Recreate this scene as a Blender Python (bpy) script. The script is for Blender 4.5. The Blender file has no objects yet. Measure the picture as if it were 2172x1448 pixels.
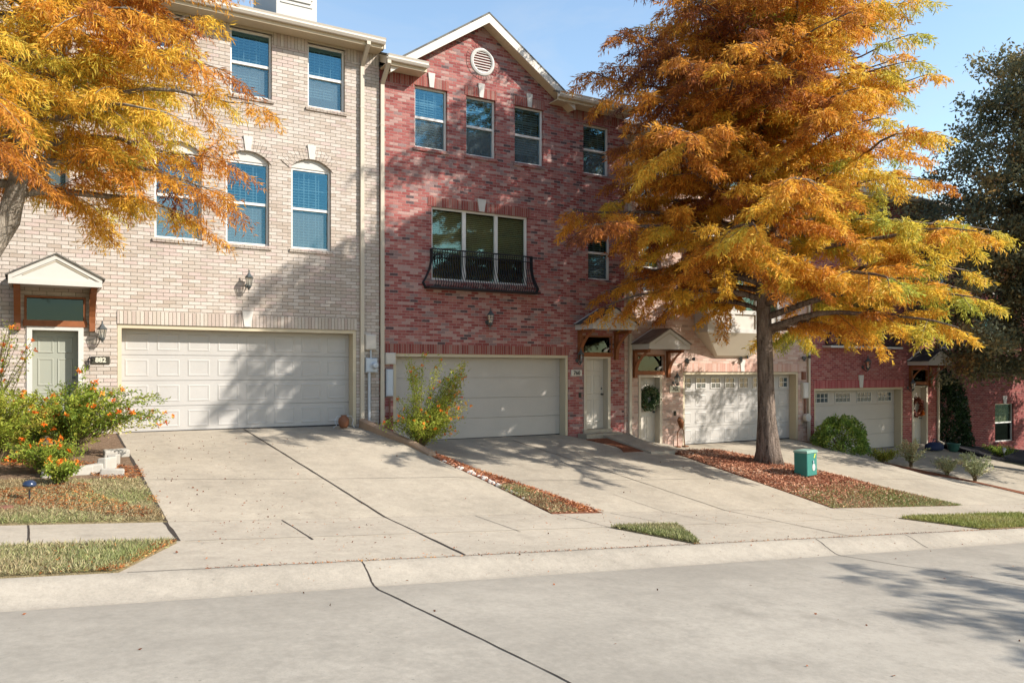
import bpy, math, random
import numpy as np
from mathutils import Vector, Matrix
random.seed(7)
PI = math.pi
sc = bpy.context.scene
COL = sc.collection
D = 17.86                      # the plane of the house fronts
SUN = Vector((.98, -1.0, 0.95)).normalized()

# ---------------------------------------------------------------- ground shape
FLOORS = [(1.4, .74), (6.8, .72), (7.5, .28), (14.2, .26), (15.0, -.09), (16.6, -.24), (21.8, -.26), (23.0, -.78), (29.5, -.82), (34, -1.5)]
def zside(X):
    return .12 - .0745 * (X - 1.4) if X < 45 else .12 - .0745 * 43.6 - .02 * (X - 45)
def floor_at(X):
    if X <= 1.4: return .74 + .02 * (1.4 - X)
    for (a, za), (b, zb) in zip(FLOORS, FLOORS[1:]):
        if X <= b: return za + (zb - za) * (X - a) / (b - a)
    return max(-3.2, -1.5 - .06 * (X - 34))
def g(X, Y):
    if Y <= -.8:
        if Y > -1.4: return zside(X) - .14 + .14 * (-.8 - Y) / .6
        return zside(X)
    if Y <= 7.45:
        return zside(X) - .14 + .05 * math.sin(PI * (Y + .8) / 8.25)
    if Y <= 8.0:
        q = (Y - 7.45) / .55
        return zside(X) - .14 * (1 - q * q * (3 - 2 * q))
    if Y <= 10.7: return zside(X)
    t = min(1, (Y - 10.7) / (D - 10.7))
    return zside(X) * (1 - t) + floor_at(X) * t

# ---------------------------------------------------------------- mesh helper
class MB:
    def __init__(s): s.v = []; s.f = []; s.m = []
    def add(s, vs, fs, m=0):
        o = len(s.v); s.v += [tuple(v) for v in vs]
        for f in fs: s.f.append([i + o for i in f]); s.m.append(m)
    def box(s, x0, x1, y0, y1, z0, z1, m=0):
        v = [(x, y, z) for x in (x0, x1) for y in (y0, y1) for z in (z0, z1)]
        s.add(v, [(0, 1, 3, 2), (4, 6, 7, 5), (0, 4, 5, 1), (2, 3, 7, 6), (0, 2, 6, 4), (1, 5, 7, 3)], m)
    def bbox(s, x0, x1, y0, y1, z0, z1, b=.01, m=0):
        """box with chamfered vertical and front edges"""
        v = []; n = 0
        for y, k in ((y0, b), (y0 + b, 0), (y1, 0)):
            v += [(x0 + k, y, z0 + k), (x1 - k, y, z0 + k), (x1 - k, y, z1 - k), (x0 + k, y, z1 - k)]
        f = [(0, 1, 2, 3), (8, 11, 10, 9)]
        for a in (0, 4):
            for i in range(4):
                j = (i + 1) % 4; f.append((a + i, a + 4 + i, a + 4 + j, a + j))
        s.add(v, f, m)
    def quad(s, a, b, c, d, m=0): s.add([a, b, c, d], [(0, 1, 2, 3)], m)
    def prism(s, poly, y0, y1, m=0):
        """polygon in XZ swept along Y"""
        n = len(poly)
        v = [(x, y0, z) for x, z in poly] + [(x, y1, z) for x, z in poly]
        f = [tuple(range(n)), tuple(range(2 * n - 1, n - 1, -1))]
        for i in range(n):
            j = (i + 1) % n; f.append((i, i + n, j + n, j))
        s.add(v, f, m)
    def prismx(s, poly, x0, x1, m=0):
        """polygon in YZ swept along X"""
        n = len(poly)
        v = [(x0, y, z) for y, z in poly] + [(x1, y, z) for y, z in poly]
        f = [tuple(range(n)), tuple(range(2 * n - 1, n - 1, -1))]
        for i in range(n):
            j = (i + 1) % n; f.append((i, i + n, j + n, j))
        s.add(v, f, m)
    def slab(s, p, t, m=0):
        """thick sheet: four top corners, thickness straight down"""
        p = [Vector(q) for q in p]; lo = [q - Vector((0, 0, t)) for q in p]
        s.add(p + lo, [(0, 1, 2, 3), (7, 6, 5, 4)] + [(i, i + 4, (i + 1) % 4 + 4, (i + 1) % 4) for i in range(4)], m)
    def tube(s, pts, rs, n=8, m=0, cap=True):
        pts = [Vector(p) for p in pts]; o = len(s.v)
        if not hasattr(rs, '__len__'): rs = [rs] * len(pts)
        up = None
        for i, p in enumerate(pts):
            t = (pts[min(i + 1, len(pts) - 1)] - pts[max(i - 1, 0)])
            t = t.normalized() if t.length > 1e-9 else Vector((0, 0, 1))
            if up is None: up = t.orthogonal().normalized()
            up = (up - t * up.dot(t)); up = up.normalized() if up.length > 1e-6 else t.orthogonal().normalized()
            w = t.cross(up)
            for k in range(n):
                a = 2 * PI * k / n
                s.v.append(tuple(p + (up * math.cos(a) + w * math.sin(a)) * rs[i]))
        for i in range(len(pts) - 1):
            for k in range(n):
                k2 = (k + 1) % n
                s.f.append([o + i * n + k, o + i * n + k2, o + (i + 1) * n + k2, o + (i + 1) * n + k]); s.m.append(m)
        if cap:
            e = o + (len(pts) - 1) * n
            s.f.append([o + k for k in range(n - 1, -1, -1)]); s.m.append(m)
            s.f.append([e + k for k in range(n)]); s.m.append(m)
    def lathe(s, prof, c, n=16, m=0, axis='Z', caps=True):
        """profile of (radius, height) turned round an axis through c"""
        o = len(s.v); c = Vector(c)
        for r, h in prof:
            for k in range(n):
                a = 2 * PI * k / n; x, y = r * math.cos(a), r * math.sin(a)
                s.v.append(tuple(c + (Vector((x, y, h)) if axis == 'Z' else Vector((x, h, y)))))
        for i in range(len(prof) - 1):
            for k in range(n):
                k2 = (k + 1) % n
                s.f.append([o + i * n + k, o + i * n + k2, o + (i + 1) * n + k2, o + (i + 1) * n + k]); s.m.append(m)
        if not caps: return
        e = o + (len(prof) - 1) * n
        s.f.append([o + k for k in range(n - 1, -1, -1)]); s.m.append(m)
        s.f.append([e + k for k in range(n)]); s.m.append(m)
    def build(s, name, mats, parent=None, smooth=False, **tags):
        me = bpy.data.meshes.new(name)
        me.from_pydata(s.v, [], s.f)
        if not isinstance(mats, (list, tuple)): mats = [mats]
        for q in mats: me.materials.append(q)
        me.polygons.foreach_set('material_index', s.m)
        if smooth: me.polygons.foreach_set('use_smooth', [True] * len(s.f))
        me.update()
        o = bpy.data.objects.new(name, me); COL.objects.link(o)
        if parent is not None: o.parent = parent
        for k, q in tags.items():
            if q is not None: o[k] = q
        return o
def thing(name, label, category, group=None):
    o = bpy.data.objects.new(name, None); COL.objects.link(o)
    o['label'] = label; o['category'] = category
    if group: o['group'] = group
    o.empty_display_size = .2
    return o

class Leaves:
    """many small kite shaped leaves gathered into one mesh with a colour number each"""
    def __init__(s): s.p = []; s.d = []; s.l = []; s.w = []; s.t = []
    def add(s, p, d, l, w, t):
        s.p.append(p); s.d.append(d); s.l.append(l); s.w.append(w); s.t.append(t)
    def build(s, name, m, parent=None, rng=None, bend=.0, **tags):
        p = np.concatenate(s.p); d = np.concatenate(s.d); l = np.concatenate(s.l)[:, None]; w = np.concatenate(s.w)[:, None]; t = np.concatenate(s.t)
        d = d / np.maximum(np.linalg.norm(d, axis=1, keepdims=True), 1e-6)
        q = rng.normal(size=p.shape); side = np.cross(d, q); side /= np.maximum(np.linalg.norm(side, axis=1, keepdims=True), 1e-6)
        nrm = np.cross(d, side)
        n = len(p)
        v = np.empty((n, 4, 3)); mid = p + d * l * .5 + nrm * l * bend
        v[:, 0] = p; v[:, 1] = mid + side * w * .5; v[:, 2] = p + d * l; v[:, 3] = mid - side * w * .5
        me = bpy.data.meshes.new(name)
        me.vertices.add(4 * n); me.vertices.foreach_set('co', v.reshape(-1))
        me.loops.add(4 * n); me.loops.foreach_set('vertex_index', np.arange(4 * n, dtype=np.int32))
        me.polygons.add(n); me.polygons.foreach_set('loop_start', np.arange(0, 4 * n, 4, dtype=np.int32))
        me.polygons.foreach_set('loop_total', np.full(n, 4, dtype=np.int32))
        a = me.color_attributes.new('tint', 'FLOAT_COLOR', 'POINT')
        c = np.ones((n, 4, 4)); c[:, :, 0] = np.clip(t, 0, 1)[:, None]; c[:, :, 1] = rng.random(n)[:, None]
        a.data.foreach_set('color', c.reshape(-1).astype(np.float32))
        me.materials.append(m); me.update(); me.validate()
        o = bpy.data.objects.new(name, me); COL.objects.link(o)
        if parent is not None: o.parent = parent
        for k, q2 in tags.items(): o[k] = q2
        return o

# ---------------------------------------------------------------- materials
class NT:
    def __init__(s, name):
        s.mat = bpy.data.materials.new(name); s.mat.use_nodes = True
        s.t = s.mat.node_tree; s.t.nodes.clear()
        s.out = s.t.nodes.new('ShaderNodeOutputMaterial')
    def n(s, typ, ins=None, **kw):
        x = s.t.nodes.new(typ)
        for k, q in kw.items(): setattr(x, k, q)
        for k, q in (ins or {}).items():
            if hasattr(q, 'is_output'): s.t.links.new(q, x.inputs[k])
            else:
                if isinstance(q, tuple) and len(q) == 3 and x.inputs[k].type == 'RGBA': q = q + (1,)
                x.inputs[k].default_value = q
        return x
    def m(s, op, a, b=0.0, c=None):
        i = {0: a, 1: b}
        if c is not None: i[2] = c
        return s.n('ShaderNodeMath', i, operation=op).outputs[0]
    def ramp(s, fac, stops, interp='LINEAR'):
        r = s.n('ShaderNodeValToRGB', {0: fac}); cr = r.color_ramp; cr.interpolation = interp
        while len(cr.elements) < len(stops): cr.elements.new(.5)
        for e, (p, c) in zip(cr.elements, stops):
            e.position = p; e.color = (c + (1,)) if isinstance(c, tuple) else (c, c, c, 1)
        return r.outputs[0]
    def mix(s, fac, a, b, blend='MIX'):
        x = s.n('ShaderNodeMix', None, data_type='RGBA', blend_type=blend)
        for k, q in ((0, fac), (6, a), (7, b)):
            if hasattr(q, 'is_output'): s.t.links.new(q, x.inputs[k])
            else: x.inputs[k].default_value = (q + (1,)) if isinstance(q, tuple) else q
        return x.outputs[2]
    def obj(s): return s.n('ShaderNodeTexCoord').outputs['Object']
    def noise(s, scale, vec=None, detail=4, rough=.55, dist=0):
        i = {'Scale': scale, 'Detail': detail, 'Roughness': rough, 'Distortion': dist}
        if vec is not None: i['Vector'] = vec
        return s.n('ShaderNodeTexNoise', i).outputs['Fac']
    def bsdf(s, col, rough=.8, bump=None, bs=.3, bd=.01, spec=.3, metal=0, **more):
        i = {'Base Color': col, 'Roughness': rough, 'Specular IOR Level': spec, 'Metallic': metal}; i.update(more)
        if bump is not None:
            i['Normal'] = s.n('ShaderNodeBump', {'Height': bump, 'Strength': bs, 'Distance': bd}).outputs[0]
        b = s.n('ShaderNodeBsdfPrincipled', i)
        s.t.links.new(b.outputs[0], s.out.inputs[0]); return s.mat

def paint(name, col, rough=.55, var=.12, scale=3.0, spec=.3, metal=0, bump=.0):
    k = NT(name); v = k.obj()
    n1 = k.noise(scale, v, 5, .6); n2 = k.noise(scale * 14, v, 3)
    f = k.m('ADD', k.m('MULTIPLY', n1, .7), k.m('MULTIPLY', n2, .3))
    c = k.mix(f, tuple(max(0, q * (1 - var * 1.6)) for q in col), tuple(min(1, q * (1 + var)) for q in col))
    return k.bsdf(c, rough, n2 if bump else None, bump, .004, spec, metal)

def brick(name, tones, mortar, bw=.245, bh=.077, mt=.011, soldier=False, band=None, rough=.9):
    k = NT(name); v = k.obj()
    wob = k.noise(9, v, 2); wob2 = k.noise(55, v, 2)
    sp = k.n('ShaderNodeSeparateXYZ', {0: v})
    jit = k.m('MULTIPLY', k.m('SUBTRACT', wob2, .5), .006)
    U = k.m('ADD', k.m('ADD', sp.outputs[0], sp.outputs[1]), jit); V = k.m('ADD', sp.outputs[2], jit)
    if soldier:
        row = k.m('FLOOR', k.m('DIVIDE', U, bh)); fv = k.m('FRACT', k.m('DIVIDE', U, bh)); col = k.m('MULTIPLY', row, 0.0)
        fu = k.m('MULTIPLY', row, 0.0); fu = k.m('ADD', fu, 1.0)
    else:
        row = k.m('FLOOR', k.m('DIVIDE', V, bh)); fv = k.m('FRACT', k.m('DIVIDE', V, bh))
        uu = k.m('ADD', k.m('DIVIDE', U, bw), k.m('MULTIPLY', k.m('MODULO', k.m('ABSOLUTE', row), 2.0), .5))
        col = k.m('FLOOR', uu); fu = k.m('FRACT', uu)
    def edge(fr, size):
        a = k.n('ShaderNodeMapRange', {0: fr, 1: mt / size * .55, 2: mt / size * 1.15}, interpolation_type='SMOOTHSTEP').outputs[0]
        return a
    mask = k.m('MULTIPLY', edge(fu, bw), edge(fv, bh))
    cv = k.n('ShaderNodeCombineXYZ', {0: col, 1: row}).outputs[0]
    wn = k.n('ShaderNodeTexWhiteNoise', {'Vector': cv}, noise_dimensions='2D')
    c = k.ramp(wn.outputs[0], tones, 'CONSTANT')
    # worn faces: lime smears and darker burnt spots inside each brick
    bl = k.noise(38, v, 5, .7)
    c = k.mix(k.m('MULTIPLY', k.m('GREATER_THAN', bl, .60), .32), c, mortar)
    c = k.mix(k.m('MULTIPLY', k.m('SUBTRACT', 1.0, k.m('MULTIPLY', wob2, 1.2)), .55), c, tuple(q * .55 for q in tones[0][1]))
    stv = k.n('ShaderNodeMapping', {'Vector': v, 'Scale': (2.4, 2.4, .28)}).outputs[0]
    stn = k.n('ShaderNodeMapRange', {0: k.noise(1.0, stv, 6, .65), 1: .50, 2: .72}).outputs[0]
    c = k.mix(k.m('MULTIPLY', stn, .30), c, tuple(q * .55 for q in tones[0][1]))
    big = k.noise(.55, v, 4)
    c = k.mix(.5, c, k.mix(big, (.78, .76, .74), (1.1, 1.1, 1.1)), 'MULTIPLY')
    c = k.mix(mask, k.mix(wob, tuple(q * .8 for q in mortar), mortar), c)
    h = k.m('ADD', mask, k.m('MULTIPLY', wob2, .35))
    return k.bsdf(c, rough, h, .8, .007, .15)

def concrete(name, base, dark=.72, spots=.5, scale=1.0, streak=False, gutter=False, tracks=False):
    k = NT(name); v = k.obj()
    n1 = k.noise(.5 * scale, v, 6, .6); n2 = k.noise(5 * scale, v, 6, .65); n3 = k.noise(70, v, 3, .7); n4 = k.noise(260, v, 2)
    nm = k.noise(22 * scale, v, 4, .7)
    f = k.m('ADD', k.m('ADD', k.m('MULTIPLY', n1, .40), k.m('MULTIPLY', n2, .28)), k.m('MULTIPLY', nm, .32))
    f = k.n('ShaderNodeMapRange', {0: f, 1: .40, 2: .59}).outputs[0]
    c = k.mix(f, tuple(q * dark for q in base), tuple(min(1, q * 1.08) for q in base))
    if streak:
        mp = k.n('ShaderNodeMapping', {'Vector': v, 'Scale': (.25, 1.6, 1)}).outputs[0]
        st = k.noise(1.3, mp, 5, .6); st = k.n('ShaderNodeMapRange', {0: st, 1: .5, 2: .74}).outputs[0]
        c = k.mix(k.m('MULTIPLY', st, .42), c, tuple(q * .55 for q in base))
        sy = k.n('ShaderNodeSeparateXYZ', {0: v}).outputs[1]
        ty = k.m('POWER', k.m('ABSOLUTE', k.m('SINE', k.m('ADD', k.m('MULTIPLY', sy, 1.75), k.m('MULTIPLY', k.noise(.35, v, 3), 1.2)))), 4.0)
        c = k.mix(k.m('MULTIPLY', k.m('MULTIPLY', ty, k.noise(3.0, v, 5, .7)), .34), c, tuple(q * .5 for q in base))
    if gutter:
        gy = k.n('ShaderNodeSeparateXYZ', {0: v}).outputs[1]
        gb = k.n('ShaderNodeMapRange', {0: k.m('ADD', gy, k.m('MULTIPLY', k.noise(.9, v, 4), 1.1)), 1: 6.7, 2: 7.9}).outputs[0]
        c = k.mix(k.m('MULTIPLY', gb, .38), c, tuple(q * .5 for q in base))
    if tracks:
        sx = k.n('ShaderNodeSeparateXYZ', {0: v}).outputs[0]
        tk = k.m('POWER', k.m('ABSOLUTE', k.m('SINE', k.m('ADD', k.m('MULTIPLY', sx, 2.05), k.m('MULTIPLY', k.noise(.4, v, 3), 1.0)))), 5.0)
        c = k.mix(k.m('MULTIPLY', k.m('MULTIPLY', tk, k.noise(2.2, v, 6, .7)), .34), c, tuple(q * .5 for q in base))
    # oily and leaf stains
    sm = k.n('ShaderNodeMapRange', {0: k.noise(1.7 * scale, v, 7, .7), 1: .57, 2: .74}).outputs[0]
    c = k.mix(k.m('MULTIPLY', sm, spots), c, (base[0] * .38, base[1] * .37, base[2] * .36))
    vo = k.n('ShaderNodeTexVoronoi', {'Vector': v, 'Scale': 7.0, 'Randomness': 1.0}).outputs['Distance']
    pits = k.m('MULTIPLY', k.m('LESS_THAN', vo, .075), k.m('GREATER_THAN', k.noise(1.1, v, 2), .52))
    c = k.mix(k.m('MULTIPLY', pits, .55), c, (.10, .085, .07))
    sp2 = k.n('ShaderNodeMapRange', {0: k.noise(95, v, 2, .5), 1: .57, 2: .72}).outputs[0]
    c = k.mix(k.m('MULTIPLY', sp2, .42), c, tuple(q * .42 for q in base))
    c = k.mix(k.m('MULTIPLY', n3, .34), c, tuple(q * .62 for q in base))
    c = k.mix(k.m('MULTIPLY', n4, .25), c, tuple(min(1, q * 1.25) for q in base))
    return k.bsdf(c, .92, k.m('ADD', n3, k.m('MULTIPLY', n4, .5)), .35, .004, .15)

def earth(name, stops, scale=9.0, bump=.6):
    k = NT(name); v = k.obj()
    f = k.m('ADD', k.m('MULTIPLY', k.noise(scale, v, 6, .7), .6), k.m('MULTIPLY', k.noise(scale * 9, v, 3, .6), .4))
    f = k.n('ShaderNodeMapRange', {0: f, 1: .3, 2: .7}).outputs[0]
    return k.bsdf(k.ramp(f, stops), .95, f, bump, .02, .1)

def leafmat(name, stops, trans=.35, gain=1.0, rough=.6):
    k = NT(name)
    a = k.n('ShaderNodeAttribute', None, attribute_name='tint')
    s = k.n('ShaderNodeSeparateColor', {0: a.outputs['Color']})
    c = k.ramp(s.outputs[0], stops)
    b = k.m('ADD', .68, k.m('MULTIPLY', s.outputs[1], .62)); b = k.m('MULTIPLY', b, gain)
    c = k.mix(1.0, c, k.n('ShaderNodeCombineColor', {0: b, 1: b, 2: b}).outputs[0], 'MULTIPLY')
    d = k.n('ShaderNodeBsdfPrincipled', {'Base Color': c, 'Roughness': rough, 'Specular IOR Level': .25})
    t = k.n('ShaderNodeBsdfTranslucent', {'Color': c})
    x = k.n('ShaderNodeMixShader', {0: trans, 1: d.outputs[0], 2: t.outputs[0]})
    k.t.links.new(x.outputs[0], k.out.inputs[0]); return k.mat

def bark(name, a, b, sc_=1.0):
    k = NT(name); v = k.obj()
    mp = k.n('ShaderNodeMapping', {'Vector': v, 'Scale': (14 * sc_, 14 * sc_, 2.2 * sc_)}).outputs[0]
    n1 = k.noise(1.0, mp, 6, .65, .6); n2 = k.noise(22, v, 4)
    f = k.m('ADD', k.m('MULTIPLY', n1, .75), k.m('MULTIPLY', n2, .25))
    f = k.n('ShaderNodeMapRange', {0: f, 1: .33, 2: .66}).outputs[0]
    return k.bsdf(k.ramp(f, [(0, a), (.45, tuple((p + q) / 2 for p, q in zip(a, b))), (1, b)]), .95, f, .9, .03, .1)

def glass(name, tint, see, refl=.5, screen=None):
    """window glass: part mirror, part see-through; an insect screen dulls the lower sash"""
    k = NT(name); v = k.obj()
    gl = k.n('ShaderNodeBsdfGlossy', {'Color': tint, 'Roughness': .03,
         'Normal': k.n('ShaderNodeBump', {'Height': k.noise(1.6, v, 2), 'Strength': .06, 'Distance': .05}).outputs[0]})
    tr = k.n('ShaderNodeBsdfTransparent', {'Color': see})
    x = k.n('ShaderNodeMixShader', {0: refl, 1: tr.outputs[0], 2: gl.outputs[0]}).outputs[0]
    if screen:
        df = k.n('ShaderNodeBsdfDiffuse', {'Color': screen})
        x = k.n('ShaderNodeMixShader', {0: .22, 1: x, 2: df.outputs[0]}).outputs[0]
    k.t.links.new(x, k.out.inputs[0]); return k.mat

M = {}
M['brick_cream'] = brick('cream brick', [(0, (.50, .43, .365)), (.2, (.56, .485, .425)), (.42, (.49, .405, .34)), (.58, (.60, .53, .47)), (.76, (.54, .43, .385)), (.9, (.44, .36, .295))], (.235, .205, .165))
M['sold_cream'] = brick('cream soldier brick', [(0, (.51, .44, .37)), (.25, (.57, .50, .43)), (.5, (.46, .37, .315)), (.75, (.55, .46, .40))], (.23, .20, .155), soldier=True)
M['brick_red'] = brick('mixed red brick', [(0, (.34, .105, .095)), (.22, (.42, .185, .16)), (.40, (.26, .068, .064)), (.54, (.46, .30, .265)), (.70, (.37, .135, .12)), (.83, (.28, .20, .19)), (.95, (.085, .075, .08))], (.40, .31, .275), bw=.21, bh=.068, mt=.010)
M['sold_red'] = brick('red soldier brick', [(0, (.28, .08, .065)), (.3, (.35, .13, .105)), (.55, (.23, .06, .052)), (.8, (.34, .19, .155))], (.36, .28, .24), bh=.068, mt=.010, soldier=True)
M['brick_pink'] = brick('pale pink brick', [(0, (.56, .38, .31)), (.22, (.62, .45, .37)), (.45, (.52, .33, .26)), (.62, (.64, .49, .41)), (.8, (.55, .36, .30)), (.93, (.38, .29, .25))], (.56, .47, .39))
M['sold_pink'] = brick('pale pink soldier brick', [(0, (.58, .34, .27)), (.3, (.63, .42, .34)), (.6, (.53, .30, .24)), (.8, (.62, .44, .37))], (.56, .47, .39), soldier=True)
M['brick_crimson'] = brick('crimson brick', [(0, (.32, .08, .075)), (.3, (.38, .115, .10)), (.6, (.26, .06, .06)), (.85, (.40, .17, .145))], (.45, .32, .28), bh=.072, mt=.012)
M['sold_crimson'] = brick('crimson soldier brick', [(0, (.40, .09, .09)), (.4, (.45, .13, .12)), (.7, (.34, .07, .07))], (.48, .32, .29), soldier=True)
M['brick_dark'] = brick('deep red brick', [(0, (.25, .055, .05)), (.3, (.30, .08, .07)), (.6, (.20, .045, .045)), (.85, (.30, .12, .10))], (.38, .26, .22), bh=.080, mt=.013)
M['trim'] = paint('beige trim paint', (.50, .435, .34), .5, .06)
M['trim_dark'] = paint('tan jamb paint', (.52, .44, .31), .5, .07)
M['white'] = paint('off white paint', (.52, .495, .455), .5, .05)
M['door_white'] = paint('garage door paint', (.42, .397, .37), .45, .11, 1.6)
M['door_grey'] = paint('flush garage door paint', (.46, .42, .375), .5, .12, 1.4)
M['fascia'] = paint('fascia paint', (.60, .54, .46), .5, .05)
M['soffit'] = paint('soffit paint', (.55, .45, .31), .6, .06)
M['frieze'] = paint('frieze board paint', (.42, .37, .28), .6, .06)
M['stone'] = paint('cast stone', (.58, .54, .485), .85, .12, 8, .1, 0, .3)
M['vinyl'] = paint('window frame vinyl', (.66, .64, .60), .4, .04)
M['blind'] = paint('blind slats', (.74, .74, .70), .5, .03)
M['blind_tan'] = paint('tan blind slats', (.78, .72, .56), .5, .06)
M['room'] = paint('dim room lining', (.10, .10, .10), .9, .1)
M['glass_up'] = glass('window glass', (.12, .28, .355), (.76, .88, .92), .33)
M['glass_low'] = glass('screened glass', (.10, .27, .35), (.74, .84, .87), .30, (.26, .33, .36))
M['glass_dark'] = glass('dark glass', (.11, .145, .145), (.20, .27, .27), .24)
M['glass_slider'] = glass('balcony glass', (.22, .36, .36), (.80, .84, .76), .24)
M['glass_lamp'] = glass('lamp glass', (.7, .7, .66), (.9, .9, .86), .25)
M['wood'] = paint('stained cedar', (.25, .085, .03), .55, .35, 7, .3, 0, .2)
M['sage'] = paint('sage green door paint', (.285, .29, .24), .45, .05)
M['door_cream'] = paint('cream door paint', (.54, .49, .42), .45, .05)
M['iron'] = paint('black wrought iron', (.018, .018, .022), .5, .3, 9, .4)
M['bronze'] = paint('weathered bronze lamp metal', (.09, .10, .10), .5, .35, 20, .4, .3)
M['galv'] = paint('grey utility enamel', (.46, .50, .55), .45, .1, 6, .4, .2)
M['util_tan'] = paint('tan utility enamel', (.55, .50, .44), .5, .1, 5)
M['util_brown'] = paint('brown utility box', (.20, .09, .06), .6, .2, 8)
M['green'] = paint('green cabinet enamel', (.028, .185, .150), .5, .18, 5, .4)
M['green_top'] = paint('faded green lid', (.22, .36, .30), .5, .15, 5)
M['yellow'] = paint('yellow sticker', (.50, .58, .06), .5, .1)
M['plaque'] = paint('dark plaque', (.05, .045, .03), .5, .2)
M['num'] = paint('pale number', (.62, .58, .46), .4, .1)
M['numdark'] = paint('dark number', (.03, .03, .03), .4, .1)
M['rust'] = paint('rusted metal', (.20, .075, .03), .7, .4, 22, .3, .3, .3)
M['cap'] = paint('dark blue solar cap', (.02, .035, .075), .25, .2, 9, .5)
M['clay'] = paint('brown pot', (.22, .09, .045), .6, .15, 6)
M['mat_black'] = paint('black rubber', (.02, .02, .022), .8, .3)
M['bluebin'] = paint('dark blue fabric', (.015, .025, .07), .8, .3)
M['greenpot'] = paint('green glazed pot', (.03, .10, .08), .4, .2)
M['edging'] = paint('tan concrete edging', (.36, .25, .17), .9, .25, 6, .1, 0, .3)
M['white_stone'] = paint('whitewashed edging block', (.40, .37, .32), .9, .22, 10, .1, 0, .4)
M['rock'] = paint('pale river rock', (.60, .54, .48), .9, .3, 14, .1, 0, .4)
M['joint'] = paint('dark joint filler', (.045, .034, .026), .9, .4, 9)
M['crack'] = paint('grey saw cut', (.17, .15, .125), .9, .3, 9)
def shingle(name, a, b):
    k = NT(name); v = k.obj(); sp = k.n('ShaderNodeSeparateXYZ', {0: v})
    V = k.m('MULTIPLY', k.m('ADD', sp.outputs[1], k.m('MULTIPLY', sp.outputs[2], .5)), 6.0)
    row = k.m('FLOOR', V); uu = k.m('ADD', k.m('MULTIPLY', k.m('ADD', sp.outputs[0], k.m('MULTIPLY', row, .13)), 4.2), 0)
    col = k.m('FLOOR', uu)
    wn = k.n('ShaderNodeTexWhiteNoise', {'Vector': k.n('ShaderNodeCombineXYZ', {0: col, 1: row}).outputs[0]}, noise_dimensions='2D').outputs[0]
    c = k.mix(wn, a, b); c = k.mix(k.m('MULTIPLY', k.m('LESS_THAN', k.m('FRACT', V), .14), .6), c, (.02, .02, .02))
    c = k.mix(k.m('MULTIPLY', k.noise(90, v, 2), .4), c, tuple(q * 1.6 for q in b))
    return k.bsdf(c, .95, k.m('FRACT', V), .6, .02, .1)
M['shingle'] = shingle('grey roof shingles', (.085, .08, .075), (.16, .15, .13))
M['shingle_dark'] = shingle('dark porch shingles', (.035, .038, .045), (.075, .07, .07))
M['shingle_brown'] = shingle('brown porch shingles', (.10, .075, .06), (.19, .15, .125))
M['drive'] = concrete('driveway concrete', (.40, .345, .268), .64, .6, tracks=True)
M['walk'] = concrete('pavement concrete', (.405, .35, .275), .68, .5)
M['curbc'] = concrete('kerb concrete', (.355, .31, .248), .66, .5, 1.6)
M['street'] = concrete('street concrete', (.355, .317, .26), .66, .6, .7, True, True)
M['soil'] = earth('lawn soil', [(0, (.10, .075, .04)), (.5, (.22, .17, .09)), (1, (.33, .26, .15))])
M['mulch'] = earth('mulch bed', [(0, (.07, .025, .014)), (.5, (.20, .075, .04)), (1, (.34, .16, .09))], 14)
M['bedsoil'] = earth('flower bed soil', [(0, (.07, .045, .028)), (.5, (.17, .11, .07)), (1, (.29, .21, .14))], 13)
M['darksoil'] = earth('black mulch', [(0, (.010, .010, .012)), (.6, (.030, .028, .030)), (1, (.06, .05, .045))], 12)
M['terrain'] = earth('far ground', [(0, (.06, .065, .03)), (1, (.16, .14, .07))], 2)
M['chips'] = leafmat('wood chips', [(0, (.16, .06, .035)), (.35, (.42, .17, .095)), (.7, (.56, .29, .17)), (1, (.66, .50, .36))], .0, 1, .9)
M['needles'] = leafmat('fallen needles', [(0, (.12, .035, .012)), (.5, (.36, .11, .03)), (1, (.45, .24, .08))], .0, 1, .9)
M['grass_dry'] = leafmat('dry lawn grass', [(0, (.26, .17, .08)), (.4, (.40, .33, .18)), (.65, (.27, .27, .11)), (1, (.20, .23, .07))], .2)
M['grass'] = leafmat('green lawn grass', [(0, (.40, .34, .16)), (.4, (.33, .31, .10)), (1, (.22, .25, .06))], .3)
CY = [(0, (.17, .065, .04)), (.2, (.34, .12, .03)), (.42, (.56, .25, .035)), (.62, (.66, .40, .05)), (.8, (.56, .44, .06)), (1, (.33, .36, .06))]
M['cypress'] = leafmat('autumn cypress needles', CY, .46, 1.16)
M['oak'] = leafmat('dull oak leaves', [(0, (.10, .125, .09)), (.4, (.18, .18, .10)), (.7, (.27, .20, .08)), (1, (.38, .21, .08))], .40, 1.05)
M['foliage'] = leafmat('shrub leaves', [(0, (.06, .10, .018)), (.35, (.17, .245, .03)), (.65, (.34, .40, .05)), (1, (.50, .43, .08))], .42, 1.0)
M['foliage_dark'] = leafmat('dark evergreen leaves', [(0, (.012, .028, .012)), (.6, (.03, .06, .022)), (1, (.07, .12, .05))], .12, 1, .35)
M['foliage_box'] = leafmat('clipped hedge leaves', [(0, (.06, .11, .025)), (.5, (.18, .27, .05)), (1, (.40, .44, .10))], .3, 1.1, .45)
M['foliage_grey'] = leafmat('grey green leaves', [(0, (.30, .33, .18)), (.5, (.46, .46, .24)), (1, (.56, .40, .24))], .4, 1.2)
M['flower'] = leafmat('orange petals', [(0, (.62, .09, .012)), (.5, (.80, .20, .02)), (1, (.85, .42, .06))], .35, 1.15)
M['stem'] = paint('shrub stems', (.17, .12, .06), .9, .3, 12)
M['bark'] = bark('cypress bark', (.045, .032, .025), (.27, .21, .17))
M['bark_pale'] = bark('pale bark', (.12, .095, .07), (.38, .33, .27), 1.4)
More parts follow.
